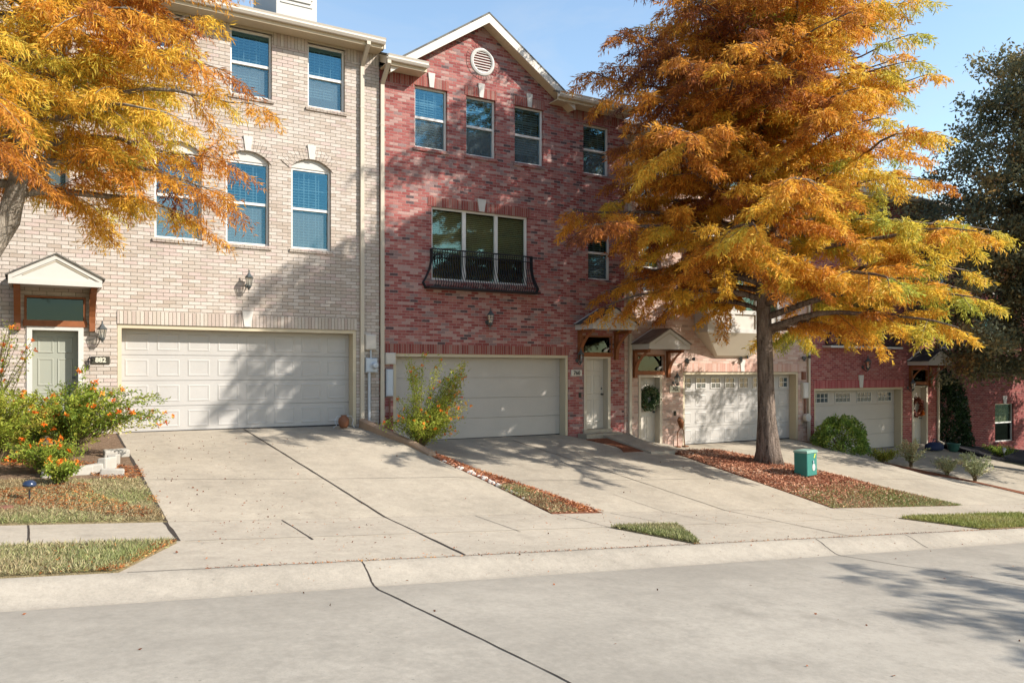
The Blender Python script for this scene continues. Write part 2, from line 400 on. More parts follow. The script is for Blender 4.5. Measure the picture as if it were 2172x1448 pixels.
M['wreath'] = leafmat('wreath leaves', [(0, (.02, .05, .015)), (.6, (.07, .12, .04)), (1, (.30, .30, .20))], .1)
M['vine'] = leafmat('red brown vine', [(0, (.10, .02, .012)), (.6, (.20, .05, .03)), (1, (.36, .14, .06))], .1)

# ---------------------------------------------------------------- ground, street, paving
def sheet(name, xl, xr, ys, nx, m, dz=0.0, extra=None, edge=.12, kind='structure', parent=None):
    """ground sheet between two side curves, following the slope, with a skirt below its rim"""
    fl = xl if callable(xl) else (lambda y: xl); fr = xr if callable(xr) else (lambda y: xr)
    mb = MB(); P = []
    for y in ys:
        for i in range(nx + 1):
            a = i / nx; x = fl(y) * (1 - a) + fr(y) * a
            P.append((x, y, g(x, y) + dz + (extra(x, y, a) if extra else 0)))
    w = nx + 1; F_ = []
    for j in range(len(ys) - 1):
        for i in range(nx): F_.append((j * w + i, j * w + i + 1, (j + 1) * w + i + 1, (j + 1) * w + i))
    rim = [i for i in range(w)] + [j * w + nx for j in range(1, len(ys))] + [(len(ys) - 1) * w + i for i in range(nx - 1, -1, -1)] + [j * w for j in range(len(ys) - 2, 0, -1)]
    o = len(P); P += [(P[i][0], P[i][1], P[i][2] - edge) for i in rim]
    for a in range(len(rim)):
        b = (a + 1) % len(rim); F_.append((rim[b], rim[a], o + a, o + b))
    mb.add(P, F_)
    ob = mb.build(name, m, parent, smooth=False)
    if kind: ob['kind'] = kind
    return ob
def lin(a, b, n): return [a + (b - a) * i / n for i in range(n + 1)]
def pw(pts):
    def f(y):
        if y <= pts[0][0]: return pts[0][1]
        for (a, va), (b, vb) in zip(pts, pts[1:]):
            if y <= b: return va + (vb - va) * (y - a) / (b - a)
        return pts[-1][1]
    return f
# one wide sheet of terrain under everything
mb = MB(); xs = [-400, -120, -50] + lin(-20, 46, 66) + [60, 90, 150, 400]; ys = [-400, -120, -40, -20, -10, -5, -3, -1.5, -.9, 0, 2, 4, 6, 7.3, 7.5, 7.75, 8.0, 9.4, 10.7] + lin(11.4, 17.86, 9) + [20, 24, 30, 40, 70, 150, 400]
P = [(x, y, g(x, y) - .08) for y in ys for x in xs]; w = len(xs)
mb.add(P, [(j * w + i, j * w + i + 1, (j + 1) * w + i + 1, (j + 1) * w + i) for j in range(len(ys) - 1) for i in range(w - 1)])
mb.build('ground', M['terrain'], kind='structure')
sheet('street', -30, 60, lin(-.8, 7.45, 12), 90, M['street'], .002)
sheet('kerb', -30, 60, lin(7.45, 8.0, 16), 90, M['curbc'], .004)
sheet('kerb', -30, 60, [-1.4, -1.2, -1.0, -.8], 90, M['curbc'], .004)
sheet('far_verge', -30, 60, [-9, -5, -3, -1.4], 60, M['soil'], .0)
sheet('pavement', -30, 60, [9.4, 10.05, 10.7], 90, M['walk'], .004)
# aprons between kerb and pavement
sheet('driveway_apron', pw([(8, .62), (9.4, 1.34)]), pw([(8, 7.66), (9.4, 7.28)]), [8.0, 8.5, 9.0, 9.4], 12, M['walk'], .0)
sheet('driveway_apron', pw([(8, 7.78), (9.4, 8.62)]), pw([(8, 14.75), (9.4, 14.25)]), [8.0, 8.5, 9.0, 9.4], 12, M['walk'], .0)
sheet('driveway_apron', pw([(8, 18.2), (9.4, 18.65)]), pw([(8, 24.2), (9.4, 23.6)]), [8.0, 8.5, 9.0, 9.4], 12, M['walk'], .0)
sheet('driveway_apron', pw([(8, 24.6), (9.4, 25.0)]), pw([(8, 31), (9.4, 30.4)]), [8.0, 8.5, 9.0, 9.4], 12, M['walk'], .0)
YD = lin(10.7, D + .34, 10)
sheet('driveway', 1.4, pw([(10.7, 7.13), (13.5, 7.2), (15.3, 6.95), (17.0, 6.55), (18, 6.46)]), YD, 10, M['drive'], .0)
sheet('driveway', pw([(10.7, 8.2), (14.5, 7.66), (16.3, 7.5), (18, 7.33)]), pw([(10.7, 14.07), (15.2, 14.05), (16.2, 13.2), (17.2, 12.5), (18, 12.45)]), YD, 12, M['drive'], .0)
sheet('driveway', pw([(10.7, 18.62), (14.8, 17.45), (17.1, 16.0), (18.2, 15.9)]), pw([(10.7, 23.4), (13.3, 23.75), (17, 22.1), (18, 21.8)]), YD, 12, M['drive'], .0)
sheet('driveway', pw([(10.7, 24.1), (13.3, 24.0), (16.5, 23.7), (18, 22.6)]), pw([(10.7, 30.6), (13.5, 30.8), (14.8, 29.6), (17, 29.2), (18, 29.0)]), YD, 12, M['drive'], .0)
# front walk slab of the third house
sheet('front_walk', 13.3, pw([(15.5, 14.9), (16.2, 15.5), (18, 15.9)]), lin(15.45, D + .1, 6), 6, M['walk'], .055, edge=.16)
# planting beds
def mound(h, y0, y1):
    def f(x, y, a): return h * math.sin(PI * a) * min(1, max(0, (y - y0) / y1))
    return f
bedL = 14.09; bedR = pw([(10.7, 18.6), (14.8, 17.43), (16.0, 16.2), (17.1, 15.95)])
BED = mound(.30, 10.7, 1.9)
def bed_z(x, y):
    a = (x - bedL) / (bedR(y) - bedL); return g(x, y) + .01 + BED(x, y, min(1, max(0, a)))
sheet('mulch_bed', bedL, bedR, lin(10.72, 15.5, 14), 14, M['mulch'], .008, BED)
stripL = pw([(10.72, 7.15), (13.5, 7.22), (15.3, 6.98), (17.0, 6.58), (18, 6.48)]); stripR = pw([(10.72, 8.16), (14.5, 7.64), (16.3, 7.48), (18, 7.32)])
STR = mound(.07, 10.7, .8)
def strip_z(x, y):
    a = (x - stripL(y)) / (stripR(y) - stripL(y)); return g(x, y) + .01 + STR(x, y, min(1, max(0, a)))
sheet('mulch_strip', stripL, stripR, lin(10.72, D - .01, 16), 6, M['mulch'], .008, STR)
sheet('lawn', -12, 1.385, lin(10.72, 13.4, 6), 22, M['soil'], .012)
sheet('flower_bed', -12, 1.385, lin(13.4, D - .01, 6), 22, M['bedsoil'], .012)
sheet('verge', -12, pw([(8.0, .60), (9.4, 1.32)]), [8.02, 8.5, 9.0, 9.38], 22, M['soil'], .012)
sheet('verge', pw([(8.02, 7.70), (9.4, 7.30)]), pw([(8.02, 7.76), (9.4, 8.58)]), [8.02, 8.5, 9.0, 9.39], 4, M['soil'], .012)
sheet('verge', pw([(8.02, 14.78), (9.4, 14.28)]), pw([(8.02, 18.15), (9.4, 18.6)]), [8.02, 8.5, 9.0, 9.38], 8, M['soil'], .012)
sheet('mulch_strip', pw([(10.72, 23.45), (13.3, 23.78), (17, 22.15), (18, 21.9)]), pw([(10.72, 24.05), (13.3, 23.98), (16.5, 23.65), (18, 22.55)]), lin(10.72, D - .01, 8), 4, M['mulch'], .012)
sheet('mulch_strip', pw([(15.6, 12.55), (16.2, 12.9), (17.2, 12.55), (18, 12.5)]), pw([(15.6, 13.25), (18, 13.25)]), lin(15.7, 17.2, 5), 3, M['mulch'], .02)
sheet('black_mulch_bank', 29.75, 44, lin(16.2, 20.0, 6), 16, M['darksoil'], .02, lambda x, y, a: max(0, (y - 16.2) / 3.8) * (.42 - .028 * max(0, x - 30)))

def ribbon(name, pts, w, m, dz=.007):
    """a joint in the paving: a narrow strip lying on the slope"""
    mb = MB(); Q = []
    fine = []
    for (a, b) in zip(pts, pts[1:]):
        n = max(2, int(math.dist(a, b) / (.05 if 7.3 < a[1] <= 8.02 and 7.3 < b[1] <= 8.02 else .22)))
        for i in range(n): fine.append((a[0] + (b[0] - a[0]) * i / n, a[1] + (b[1] - a[1]) * i / n))
    fine.append(pts[-1])
    rr = random.Random(str(pts))
    for i, p in enumerate(fine):
        q0 = fine[max(0, i - 1)]; q1 = fine[min(len(fine) - 1, i + 1)]
        t = Vector((q1[0] - q0[0], q1[1] - q0[1], 0)).normalized(); s = Vector((-t.y, t.x, 0)); ww = w * rr.uniform(.65, 1.2)
        off = rr.uniform(-.004, .004)
        for sg in (-1, 1):
            x, y = p[0] + s.x * (ww / 2 * sg + off), p[1] + s.y * (ww / 2 * sg + off); Q.append((x, y, g(x, y) + dz))
    mb.add(Q, [(2 * i, 2 * i + 1, 2 * i + 3, 2 * i + 2) for i in range(len(fine) - 1)])
    return mb.build(name, m, kind='structure')
J = 'expansion_joint'
ribbon(J, [(3.86, 17.9), (4.28, 10.7), (4.17, 8.02)], .032, M['joint'])
ribbon(J, [(2.79, 10.66), (2.79, 9.25)], .022, M['joint'])
ribbon(J, [(2.92, 7.98), (2.86, 7.42), (2.85, 7.3), (3.07, 4.55), (3.25, -.7)], .017, M['joint'])
ribbon(J, [(1.36, 10.68), (1.34, 9.42)], .05, M['joint'])
ribbon(J, [(-.09, 10.68), (-.08, 9.42)], .03, M['joint'])
ribbon(J, [(10.45, 17.5), (11.02, 10.7), (10.98, 8.02)], .022, M['joint'])
ribbon(J, [(5.72, 10.68), (5.68, 9.3)], .015, M['crack'])
ribbon(J, [(7.22, 10.68), (7.30, 9.42)], .016, M['crack'])
ribbon(J, [(9.4, 12.0), (9.52, 10.7), (9.59, 9.2)], .014, M['crack'])
ribbon(J, [(12.5, 10.7), (12.62, 9.26)], .014, M['crack'])
ribbon(J, [(14.15, 10.68), (14.22, 9.42)], .016, M['crack'])
ribbon(J, [(8.3, 10.68), (8.6, 9.42)], .016, M['crack'])
ribbon(J, [(19.9, 17.5), (20.51, 15.2), (22.2, 11.0)], .02, M['crack'])
ribbon(J, [(25.6, 17.2), (26.6, 13.0), (27.0, 10.8)], .03, M['crack'])
ribbon(J, [(10.06, 7.95), (9.93, 7.42), (10.5, 5.2), (11.2, 1.5), (11.4, -.6)], .018, M['joint'])
ribbon(J, [(12.28, 7.95), (12.2, 7.5)], .016, M['joint'])
ribbon(J, [(18.3, 7.95), (18.2, 7.42), (18.6, 4.0)], .018, M['joint'])
for y, a, b in ((13.2, 1.42, 7.1), (13.2, 7.9, 14.0), (13.2, 18.0, 23.5)): ribbon(J, [(a, y + .1), ((a + b) / 2, y - .1), (b, y - .15)], .012, M['crack'])
for y in (10.7, 9.41): ribbon(J, [(1.4, y), (7.1, y), (14.0, y), (23.0, y)], .010, M['crack'], .009)
ribbon(J, [(.7, 7.99), (7, 7.99), (14, 7.99), (24, 7.99)], .013, M['crack'])
ribbon('driveway_edge', [(1.37, 10.72), (1.38, 13.5), (1.37, D)], .05, M['joint'], .014)

# ---------------------------------------------------------------- houses
def facade(mb, x0, x1, z0, z1, openings, y=D, m=0, rev=None):
    xs = sorted({x0, x1} | {q for o in openings for q in o[:2] if x0 < q < x1}); zs_ = sorted({z0, z1} | {q for o in openings for q in o[2:4] if z0 < q < z1})
    for xa, xb in zip(xs, xs[1:]):
        for za, zb in zip(zs_, zs_[1:]):
            cx, cz = (xa + xb) / 2, (za + zb) / 2
            if any(o[0] < cx < o[1] and o[2] < cz < o[3] for o in openings): continue
            mb.quad((xa, y, za), (xb, y, za), (xb, y, zb), (xa, y, zb), m)
    for o in openings:
        xa, xb, za, zb, d = o[:5]
        mb.quad((xa, y, za), (xa, y, zb), (xa, y + d, zb), (xa, y + d, za), m)
        mb.quad((xb, y, zb), (xb, y, za), (xb, y + d, za), (xb, y + d, zb), m)
        mb.quad((xa, y, zb), (xb, y, zb), (xb, y + d, zb), (xa, y + d, zb), m)
        mb.quad((xb, y, za), (xa, y, za), (xa, y + d, za), (xb, y + d, za), m)
def body(mb, x0, x1, z0, z1, openings, y=D, depth=10.0, m=0):
    facade(mb, x0, x1, z0, z1, openings, y, m)
    mb.quad((x0, y, z0), (x0, y, z1), (x0, y + depth, z1), (x0, y + depth, z0), m)
    mb.quad((x1, y, z1), (x1, y, z0), (x1, y + depth, z0), (x1, y + depth, z1), m)
    mb.quad((x1, y + depth, z0), (x0, y + depth, z0), (x0, y + depth, z1), (x1, y + depth, z1), m)

def window(parent, x0, x1, z0, z1, y=D, muntins=(3, 2), rec=.13, sill=None, blind='blind', low='glass_low', up='glass_up', slat=True, low_muntin=None, sash=True, tilt=38, drop=1.0):
    """double hung window: frame with sash rail and bars, two panes, blind, sill"""
    f = MB(); fy = y + rec - .05; t = .045
    f.box(x0, x0 + t, fy, fy + .09, z0, z1); f.box(x1 - t, x1, fy, fy + .09, z0, z1)
    f.box(x0 + t, x1 - t, fy, fy + .09, z1 - t, z1); f.box(x0 + t, x1 - t, fy, fy + .09, z0, z0 + t)
    zm = z0 + (z1 - z0) * .5
    xi, xj = x0 + t, x1 - t
    if sash: f.box(xi, xj, fy + .002, fy + .075, zm - .028, zm + .028)
    def bars(nx, nz, za, zb, yy):
        for i in range(1, nx):
            xx = xi + (xj - xi) * i / nx; f.box(xx - .008, xx + .008, yy, yy + .014, za, zb)
        for i in range(1, nz):
            zz = za + (zb - za) * i / nz; f.box(xi, xj, yy + .001, yy + .013, zz - .009, zz + .009)
    if muntins: bars(muntins[0], muntins[1], zm + .028 if sash else z0 + t, z1 - t, fy + .046)
    if low_muntin: bars(low_muntin[0], low_muntin[1], z0 + t, zm - .028, fy + .068)
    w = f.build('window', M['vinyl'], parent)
    p = MB()
    p.box(xi - .003, xj + .003, fy + .035, fy + .041, zm if sash else z0 + t - .003, z1 - t + .003); p.build('pane', M[up], w)
    if sash:
        p = MB(); p.box(xi - .003, xj + .003, fy + .058, fy + .064, z0 + t - .003, zm); p.build('pane', M[low], w)
    if slat:
        b = MB(); by = fy + .16; z = z1 - .07; n = 0; zend = z1 - (z1 - z0) * drop
        ca, sa = math.cos(math.radians(tilt)) * .025, math.sin(math.radians(tilt)) * .025
        b.box(xi - .02, xj + .02, by - .03, by + .03, z1 - .07, z1 - .02)
        rr = random.Random(int(x0 * 1000))
        while z > zend + .05:
            z -= .062; e = rr.uniform(-.003, .003)
            b.add([(xi, by - ca, z - sa + e), (xj, by - ca, z - sa - e), (xj, by + ca, z + sa - e), (xi, by + ca, z + sa + e),
                   (xi, by - ca, z - sa + e - .003), (xj, by - ca, z - sa - e - .003), (xj, by + ca, z + sa - e - .003), (xi, by + ca, z + sa + e - .003)],
                  [(0, 1, 2, 3), (7, 6, 5, 4), (0, 4, 5, 1), (2, 6, 7, 3), (1, 5, 6, 2), (0, 3, 7, 4)])
        for q in (.22, .5, .78):
            xx = xi + (xj - xi) * q; b.box(xx - .006, xx + .006, by - .028, by - .025, z, z1 - .07)
        b.build('blind', M[blind], w)
    # dim room box behind
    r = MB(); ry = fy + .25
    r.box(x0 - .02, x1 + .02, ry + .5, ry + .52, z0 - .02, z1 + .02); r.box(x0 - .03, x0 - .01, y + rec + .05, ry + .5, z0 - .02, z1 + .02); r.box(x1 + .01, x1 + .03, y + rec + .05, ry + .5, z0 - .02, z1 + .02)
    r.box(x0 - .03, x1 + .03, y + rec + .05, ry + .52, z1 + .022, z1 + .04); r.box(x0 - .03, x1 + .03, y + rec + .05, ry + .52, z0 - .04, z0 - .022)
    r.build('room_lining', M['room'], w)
    if sill:
        s = MB()
        n = max(3, int((x1 - x0 + .1) / .08)); xx = lin(x0 - .05, x1 + .05, n)
        for a, b_ in zip(xx, xx[1:]):
            s.prismx([(y - .035, z0 - .085), (y - .04, z0 - .03), (y + rec - .05, z0 - .004), (y + rec - .05, z0 - .085)], a + .003, b_ - .003)
        s.box(x0 - .048, x1 + .048, y - .026, y + rec - .06, z0 - .08, z0 - .022)
        s.build('sill', sill, w)
    return w

def garage_door(parent, x0, x1, z0, z1, mat, rows, cols, wins=None, y=D, panels=True, win_grid=(2, 2)):
    d = MB(); Y0 = y + .30; H = (z1 - z0) / rows
    for r in range(rows):
        za, zb = z0 + r * H + (.0 if r == 0 else .004), z0 + (r + 1) * H - .004
        d.box(x0, x1, Y0, Y0 + .045, za, zb)
        if panels and not (wins and r == rows - 1):
            W = (x1 - x0) / cols
            for c in range(cols):
                a, b = x0 + c * W + W * .13, x0 + (c + 1) * W - W * .13; lo, hi = za + H * .16, zb - H * .16
                # moulded field: a raised rim, then a field set back inside it
                k1, k2 = .022, .05
                V = []
                for q, yy in ((0, Y0 - .001), (k1, Y0 - .008), (k2, Y0 - .002)):
                    V += [(a + q, yy, lo + q), (b - q, yy, lo + q), (b - q, yy, hi - q), (a + q, yy, hi - q)]
                d.add(V, [(i + 4 * j, (i + 1) % 4 + 4 * j, (i + 1) % 4 + 4 * j + 4, i + 4 * j + 4) for j in (0, 1) for i in range(4)] + [(8, 9, 10, 11)])
    d.box(x0, x1, Y0 + .045, Y0 + .06, z0, z1)
    o = d.build('garage_door', mat, parent)
    s = MB(); s.box(x0 + .01, x1 - .01, Y0 - .012, Y0 - .002, z0 - .012, z0 + .016); s.build('weather_seal', M['mat_black'], o)
    if wins:
        W = (x1 - x0) / wins; zb = z1 - H * .16; za = z1 - H * .84
        for c in range(wins):
            a, b = x0 + c * W + W * .15, x0 + (c + 1) * W - W * .15
            f = MB(); t = .035
            f.box(a, a + t, Y0 - .02, Y0 - .001, za, zb); f.box(b - t, b, Y0 - .02, Y0 - .001, za, zb)
            f.box(a + t, b - t, Y0 - .02, Y0 - .001, zb - t, zb); f.box(a + t, b - t, Y0 - .02, Y0 - .001, za, za + t)
            for i in range(1, win_grid[0]):
                xx = a + (b - a) * i / win_grid[0]; f.box(xx - .012, xx + .012, Y0 - .016, Y0 - .006, za + t, zb - t)
            for i in range(1, win_grid[1]):
                zz = za + (zb - za) * i / win_grid[1]; f.box(a + t, b - t, Y0 - .015, Y0 - .007, zz - .012, zz + .012)
            f.box(a + t, b - t, Y0 - .005, Y0 - .0015, za + t, zb - t, 1)
            f.build('garage_window', [M['white'], M['glass_dark_solid']], o)
    # painted jambs and head lining the brick opening
    j = MB(); e = .075
    j.box(x0 - e, x0, y + .012, Y0 - .003, z0 - .02, z1 + e); j.box(x1, x1 + e, y + .012, Y0 - .003, z0 - .02, z1 + e); j.box(x0, x1, y + .012, Y0 - .003, z1, z1 + e)
    j.build('garage_frame', M['trim_dark'], parent)
    return o
k = NT('dark door glass'); M['glass_dark_solid'] = k.bsdf((.05, .075, .09), .08, None, spec=.8)

def keystone(parent, xc, z0, z1, w=.17, y=D, m='stone'):
    b = MB(); b.prism([(xc - w * .36, z0), (xc + w * .36, z0), (xc + w * .62, z1), (xc - w * .62, z1)], y - .035, y + .05)
    b.build('keystone', M[m], parent)
def soldier(parent, x0, x1, z0, z1, m, y=D, proud=.018):
    b = MB(); b.box(x0, x1, y - proud, y + .06, z0, z1); b.build('soldier_course', M[m], parent)

def porch(parent, xc, F, wood='wood', shing='shingle_dark', trans_glass='glass_dark', y=D, curved=True, face='white'):
    """small gabled hood on two cedar brackets with a fanlight below"""
    hw = .76; zb, zt, za = F + 2.86, F + 3.02, F + 3.43; y0 = y - .80
    c = MB()
    c.prism([(xc - hw, zb), (xc + hw, zb), (xc + hw, zt), (xc, za), (xc - hw, zt)], y0, y0 + .06)          # pediment
    c.box(xc - hw, xc - hw + .05, y0 + .06, y - .003, zb, zt - .02); c.box(xc + hw - .05, xc + hw, y0 + .06, y - .003, zb, zt - .02)
    c.box(xc - hw + .05, xc + hw - .05, y0 + .06, y - .003, zb + .02, zb + .05)
    ca = c.build('porch_canopy', M[face], parent)
    tr = MB(); dx, dz = hw, za - zt
    for sg in (-1, 1):                                                                                     # boards along the rake
        tr.prism([(xc + sg * .0, za), (xc + sg * hw, zt), (xc + sg * hw, zt - .085), (xc, za - .085)], y0 - .022, y0 - .001)
    tr.box(xc - hw, xc + hw, y0 - .020, y0 - .001, zb, zb + .10)
    tr.build('rake_board', M[face], ca)
    gv = MB()
    for sg in (-1, 1):
        gv.prism([(xc, za - .105), (xc + sg * hw * .70, zt + dz * .30 - .105), (xc + sg * hw * .70, zt + dz * .30 - .125), (xc, za - .125)], y0 - .012, y0 - .001)
    gv.build('groove', M['frieze'], ca)
    rf = MB(); ov = .05
    for sg in (-1, 1):
        a = (xc + sg * (hw + ov), zt - dz / dx * ov + .0)
        rf.slab([(xc, y0 - .05, za + .035), (a[0], y0 - .05, a[1] + .035), (a[0], y - .004, a[1] + .035), (xc, y - .004, za + .035)], .03)
    rf.build('canopy_roof', M[shing], ca)
    fl = MB(); a0 = (xc - hw - ov, zt - dz / dx * ov + .04)
    fl.slab([(xc, y - .10, za + .045), (a0[0], y - .10, a0[1] + .0), (a0[0], y - .005, a0[1] + .0), (xc, y - .005, za + .045)], .008); fl.build('flashing', M['white'], ca)
    for sg in (-1, 1):
        b = MB(); xb = xc + sg * .63
        pts = []
        n = 8
        if curved:
            for i in range(n + 1):
                a = i / n; pts.append((y - .02 - .62 * a ** 1.5, F + 2.16 + .69 * a ** .75))
        else: pts = [(y - .02, F + 2.16), (y - .64, F + 2.85)]
        poly = [(p[0] - .075, p[1] + .03) for p in pts] + [(p[0] + .02, p[1] - .045) for p in pts[::-1]]
        for i in range(len(pts) - 1):
            q = [poly[i], poly[i + 1], poly[len(poly) - 2 - i], poly[len(poly) - 1 - i]]
            b.prismx(q, xb - .055, xb + .055)
        b.box(xb - .05, xb + .05, y - .10, y - .004, F + 2.05, F + 2.84)
        b.box(xb - .05, xb + .05, y - .66, y - .10, F + 2.77, F + 2.853)
        b.build('bracket', M[wood], ca)
    t = MB(); x0, x1 = xc - .48, xc + .48
    t.box(x0 - .06, x1 + .06, y - .03, y + .10, F + 2.13, F + 2.25); t.box(x0 - .04, x0, y - .012, y + .12, F + 2.25, F + 2.68); t.box(x1, x1 + .04, y - .012, y + .12, F + 2.25, F + 2.68); t.box(x0 - .04, x1 + .04, y - .012, y + .12, F + 2.68, F + 2.72)
    tw = t.build('fanlight', M[wood], parent)
    p = MB(); p.box(x0, x1, y + .07, y + .076, F + 2.25, F + 2.68); p.build('pane', M[trans_glass], tw)
    return ca
def door(parent, x0, x1, F, m, frame='white', y=D, panels=True, rec=.22, frame_w=.09, top=2.06):
    fr = MB(); z1 = F + top
    fr.box(x0 - frame_w, x0, y - .02, y + rec, F, z1 + .07); fr.box(x1, x1 + frame_w, y - .02, y + rec, F, z1 + .07); fr.box(x0, x1, y - .02, y + rec, z1, z1 + .07)
    fo = fr.build('door_frame', M[frame], parent)
    d = MB(); Y0 = y + rec - .01
    d.box(x0, x1, Y0, Y0 + .05, F + .02, z1)
    if panels:
        W = x1 - x0
        for (za, zb) in ((.20, .86), (.98, 1.52), (1.62, 1.94)):
            for (a, b) in ((.11, .46), (.54, .89)):
                xa, xb, lo, hi = x0 + W * a, x0 + W * b, F + za, F + zb; V = []
                for q, yy in ((0, Y0 - .001), (.015, Y0 - .012), (.04, Y0 - .003)):
                    V += [(xa + q, yy, lo + q), (xb - q, yy, lo + q), (xb - q, yy, hi - q), (xa + q, yy, hi - q)]
                d.add(V, [(i + 4 * j, (i + 1) % 4 + 4 * j, (i + 1) % 4 + 4 * j + 4, i + 4 * j + 4) for j in (0, 1) for i in range(4)] + [(8, 9, 10, 11)])
    do = d.build('door', M[m], parent)
    h = MB(); xh = x1 - .07
    h.lathe([(.028, 0), (.03, .012), (.012, .018), (.012, .045), (.028, .055), (.026, .08), (.004, .088)], (xh, Y0 - .001, F + .98), 12, axis='Y')
    for i, q in enumerate(h.v): h.v[i] = (q[0], 2 * (Y0 - .001) - q[1], q[2])
    h.build('handle', M['bronze'], do)
    h = MB(); h.lathe([(.026, -.018), (.026, 0)], (xh, Y0 - .001, F + 1.14), 12, axis='Y'); h.build('deadbolt', M['bronze'], do)
    s = MB(); s.box(x0 - .12, x1 + .12, y - .06, y + rec, F - .10, F + .015); s.build('threshold', M['walk'], parent)
    return do
def eave(parent, x0, x1, zb, y=D, over=.40, gut=True):
    """boxed soffit, fascia and gutter along the front"""
    s = MB(); s.box(x0, x1, y - over, y - .004, zb, zb + .02); s.build('soffit', M['soffit'], parent)
    f = MB(); f.box(x0, x1, y - over - .025, y - over - .001, zb - .01, zb + .20); f.build('fascia', M['soffit'], parent)
    if gut:
        gm = MB(); a = y - over - .028
        gm.prismx([(a, zb + .07), (a - .075, zb + .07), (a - .11, zb + .12), (a - .11, zb + .155), (a - .13, zb + .20), (a - .118, zb + .20), (a - .10, zb + .16), (a - .09, zb + .115), (a - .07, zb + .085), (a - .01, zb + .085), (a - .01, zb + .2), (a, zb + .2)], x0, x1)
        gm.build('gutter', M['fascia'], parent)
def roof(parent, x0, x1, zb, pitch, y=D, over=.46, run=5.4, segs=None):
    r = MB(); z0 = zb + .19; zr = z0 + (run + over) * pitch; yr = y + run
    if segs is None: segs = [(x0, x1, over)]
    for a, b, ov in segs:
        zz = z0 + (over - ov) * pitch; r.slab([(a, y - ov, zz + .035), (b, y - ov, zz + .035), (b, yr, zr + .035), (a, yr, zr + .035)], .05)
    r.slab([(x0, yr, zr + .035), (x1, yr, zr + .035), (x1, y + 2 * run + over, z0 + .035), (x0, y + 2 * run + over, z0 + .035)], .05)
    o = r.build('roof', M['shingle'], parent)
    for xx in (x0 + .01, x1 - .05):
        b = MB()
        b.add([(xx + q, yy, zz) for q in (0, .04) for yy, zz in ((y - over + .02, z0 - .02), (yr, zr - .02), (yr, zr - .25), (y - over + .02, z0 - .20))],
              [(0, 1, 2, 3), (7, 6, 5, 4), (0, 4, 5, 1), (2, 6, 7, 3), (1, 5, 6, 2), (0, 3, 7, 4)])
        b.build('rake_fascia', M['fascia'], o)
    for xx in (x0 + .06, x1 - .08):
        gb = MB()
        gb.add([(xx + q, yy, zz) for q in (0, .02) for yy, zz in ((y, z0 - .1), (yr, zr - .06), (y + 2 * run, z0 - .1))], [(0, 1, 2), (5, 4, 3), (0, 3, 4, 1), (1, 4, 5, 2), (2, 5, 3, 0)])
        gb.build('gable_end', M['frieze'], parent)
    return o
def downspout(parent, x, ztop, zbot, y=D, eave_y=.42, kick=True):
    d = MB(); r = .042
    def seg(p, q):
        p, q = Vector(p), Vector(q); t = (q - p).normalized(); s = Vector((1, 0, 0)); n = t.cross(s).normalized()
        V = [c + s * (a * .045) + n * (b * .032) for c in (p, q) for a, b in ((-1, -1), (1, -1), (1, 1), (-1, 1))]
        d.add(V, [(3, 2, 1, 0), (4, 5, 6, 7)] + [(i, (i + 1) % 4, (i + 1) % 4 + 4, i + 4) for i in range(4)])
    yw = y - .05
    seg((x, y - eave_y - .05, ztop + .06), (x, y - eave_y - .05, ztop - .07)); seg((x, y - eave_y - .05, ztop - .05), (x, yw, ztop - .42)); seg((x, yw, ztop - .40), (x, yw, zbot + .12))
    if kick: seg((x, yw, zbot + .14), (x, yw - .22, zbot + .05))
    for zz in (ztop - 1.4, ztop - 3.8, ztop - 6.2):
        if zz > zbot + .3: d.box(x - .052, x + .052, yw - .036, y - .003, zz, zz + .035)
    d.build('downspout', M['trim'], parent)

def make_house(label, x0, x1, eave_z, wallmat, openings, base, y=D, depth=10.0, extra=None):
    h = thing('townhouse', label, 'house', 'terraced townhouses along the street')
    mb = MB(); body(mb, x0, x1, base, eave_z, openings, y, depth)
    if extra: extra(mb)
    mb.build('wall', M[wallmat], h)
    return h

# --- house one: cream brick
F1 = .735; E1 = 9.50; X1 = (-5.0, 6.97)
op = [(1.38, 6.41, F1 - .3, 2.955, .30), (-.16, .76, F1 - .3, F1 + 2.13, .22), (-.18, .78, F1 + 2.25, F1 + 2.68, .12)]
w3 = [(1.88, 2.77), (3.57, 4.46), (5.26, 6.13)]; w2 = [(2.07, 2.99), (3.48, 4.40), (4.89, 5.80)]
op += [(a, b, 8.0, 9.44, .14) for a, b in w3] + [(a, b, 4.76, 6.80, .16) for a, b in w2] + [(-.05, .52, 5.45, 6.62, .14), (-.05, .52, 8.0, 9.44, .14)]
def arch_fill(mb):
    for a, b in w2:
        n = 10; xc = (a + b) / 2; zs_, zc = 6.60, 6.80; h = zc - zs_; R = ((b - a) ** 2 / 4 + h * h) / (2 * h)
        pts = [(a + (b - a) * i / n, zc - R + math.sqrt(R * R - (a + (b - a) * i / n - xc) ** 2)) for i in range(n + 1)]
        for (xa, za), (xb, zb) in zip(pts, pts[1:]):
            mb.quad((xa, D, za), (xb, D, zb), (xb, D, 6.80), (xa, D, 6.80)); mb.quad((xa, D, za), (xa, D + .16, za), (xb, D + .16, zb), (xb, D, zb))
h1 = make_house('cream brick townhouse at the left with arched middle floor windows and sage green door', X1[0], X1[1], E1, 'brick_cream', op, -.5, extra=arch_fill)
for a, b in w3: window(h1, a, b, 8.0, 9.44, sill=M['brick_cream'], muntins=(3, 1), tilt=58, drop=.9 if a < 4 else .78)
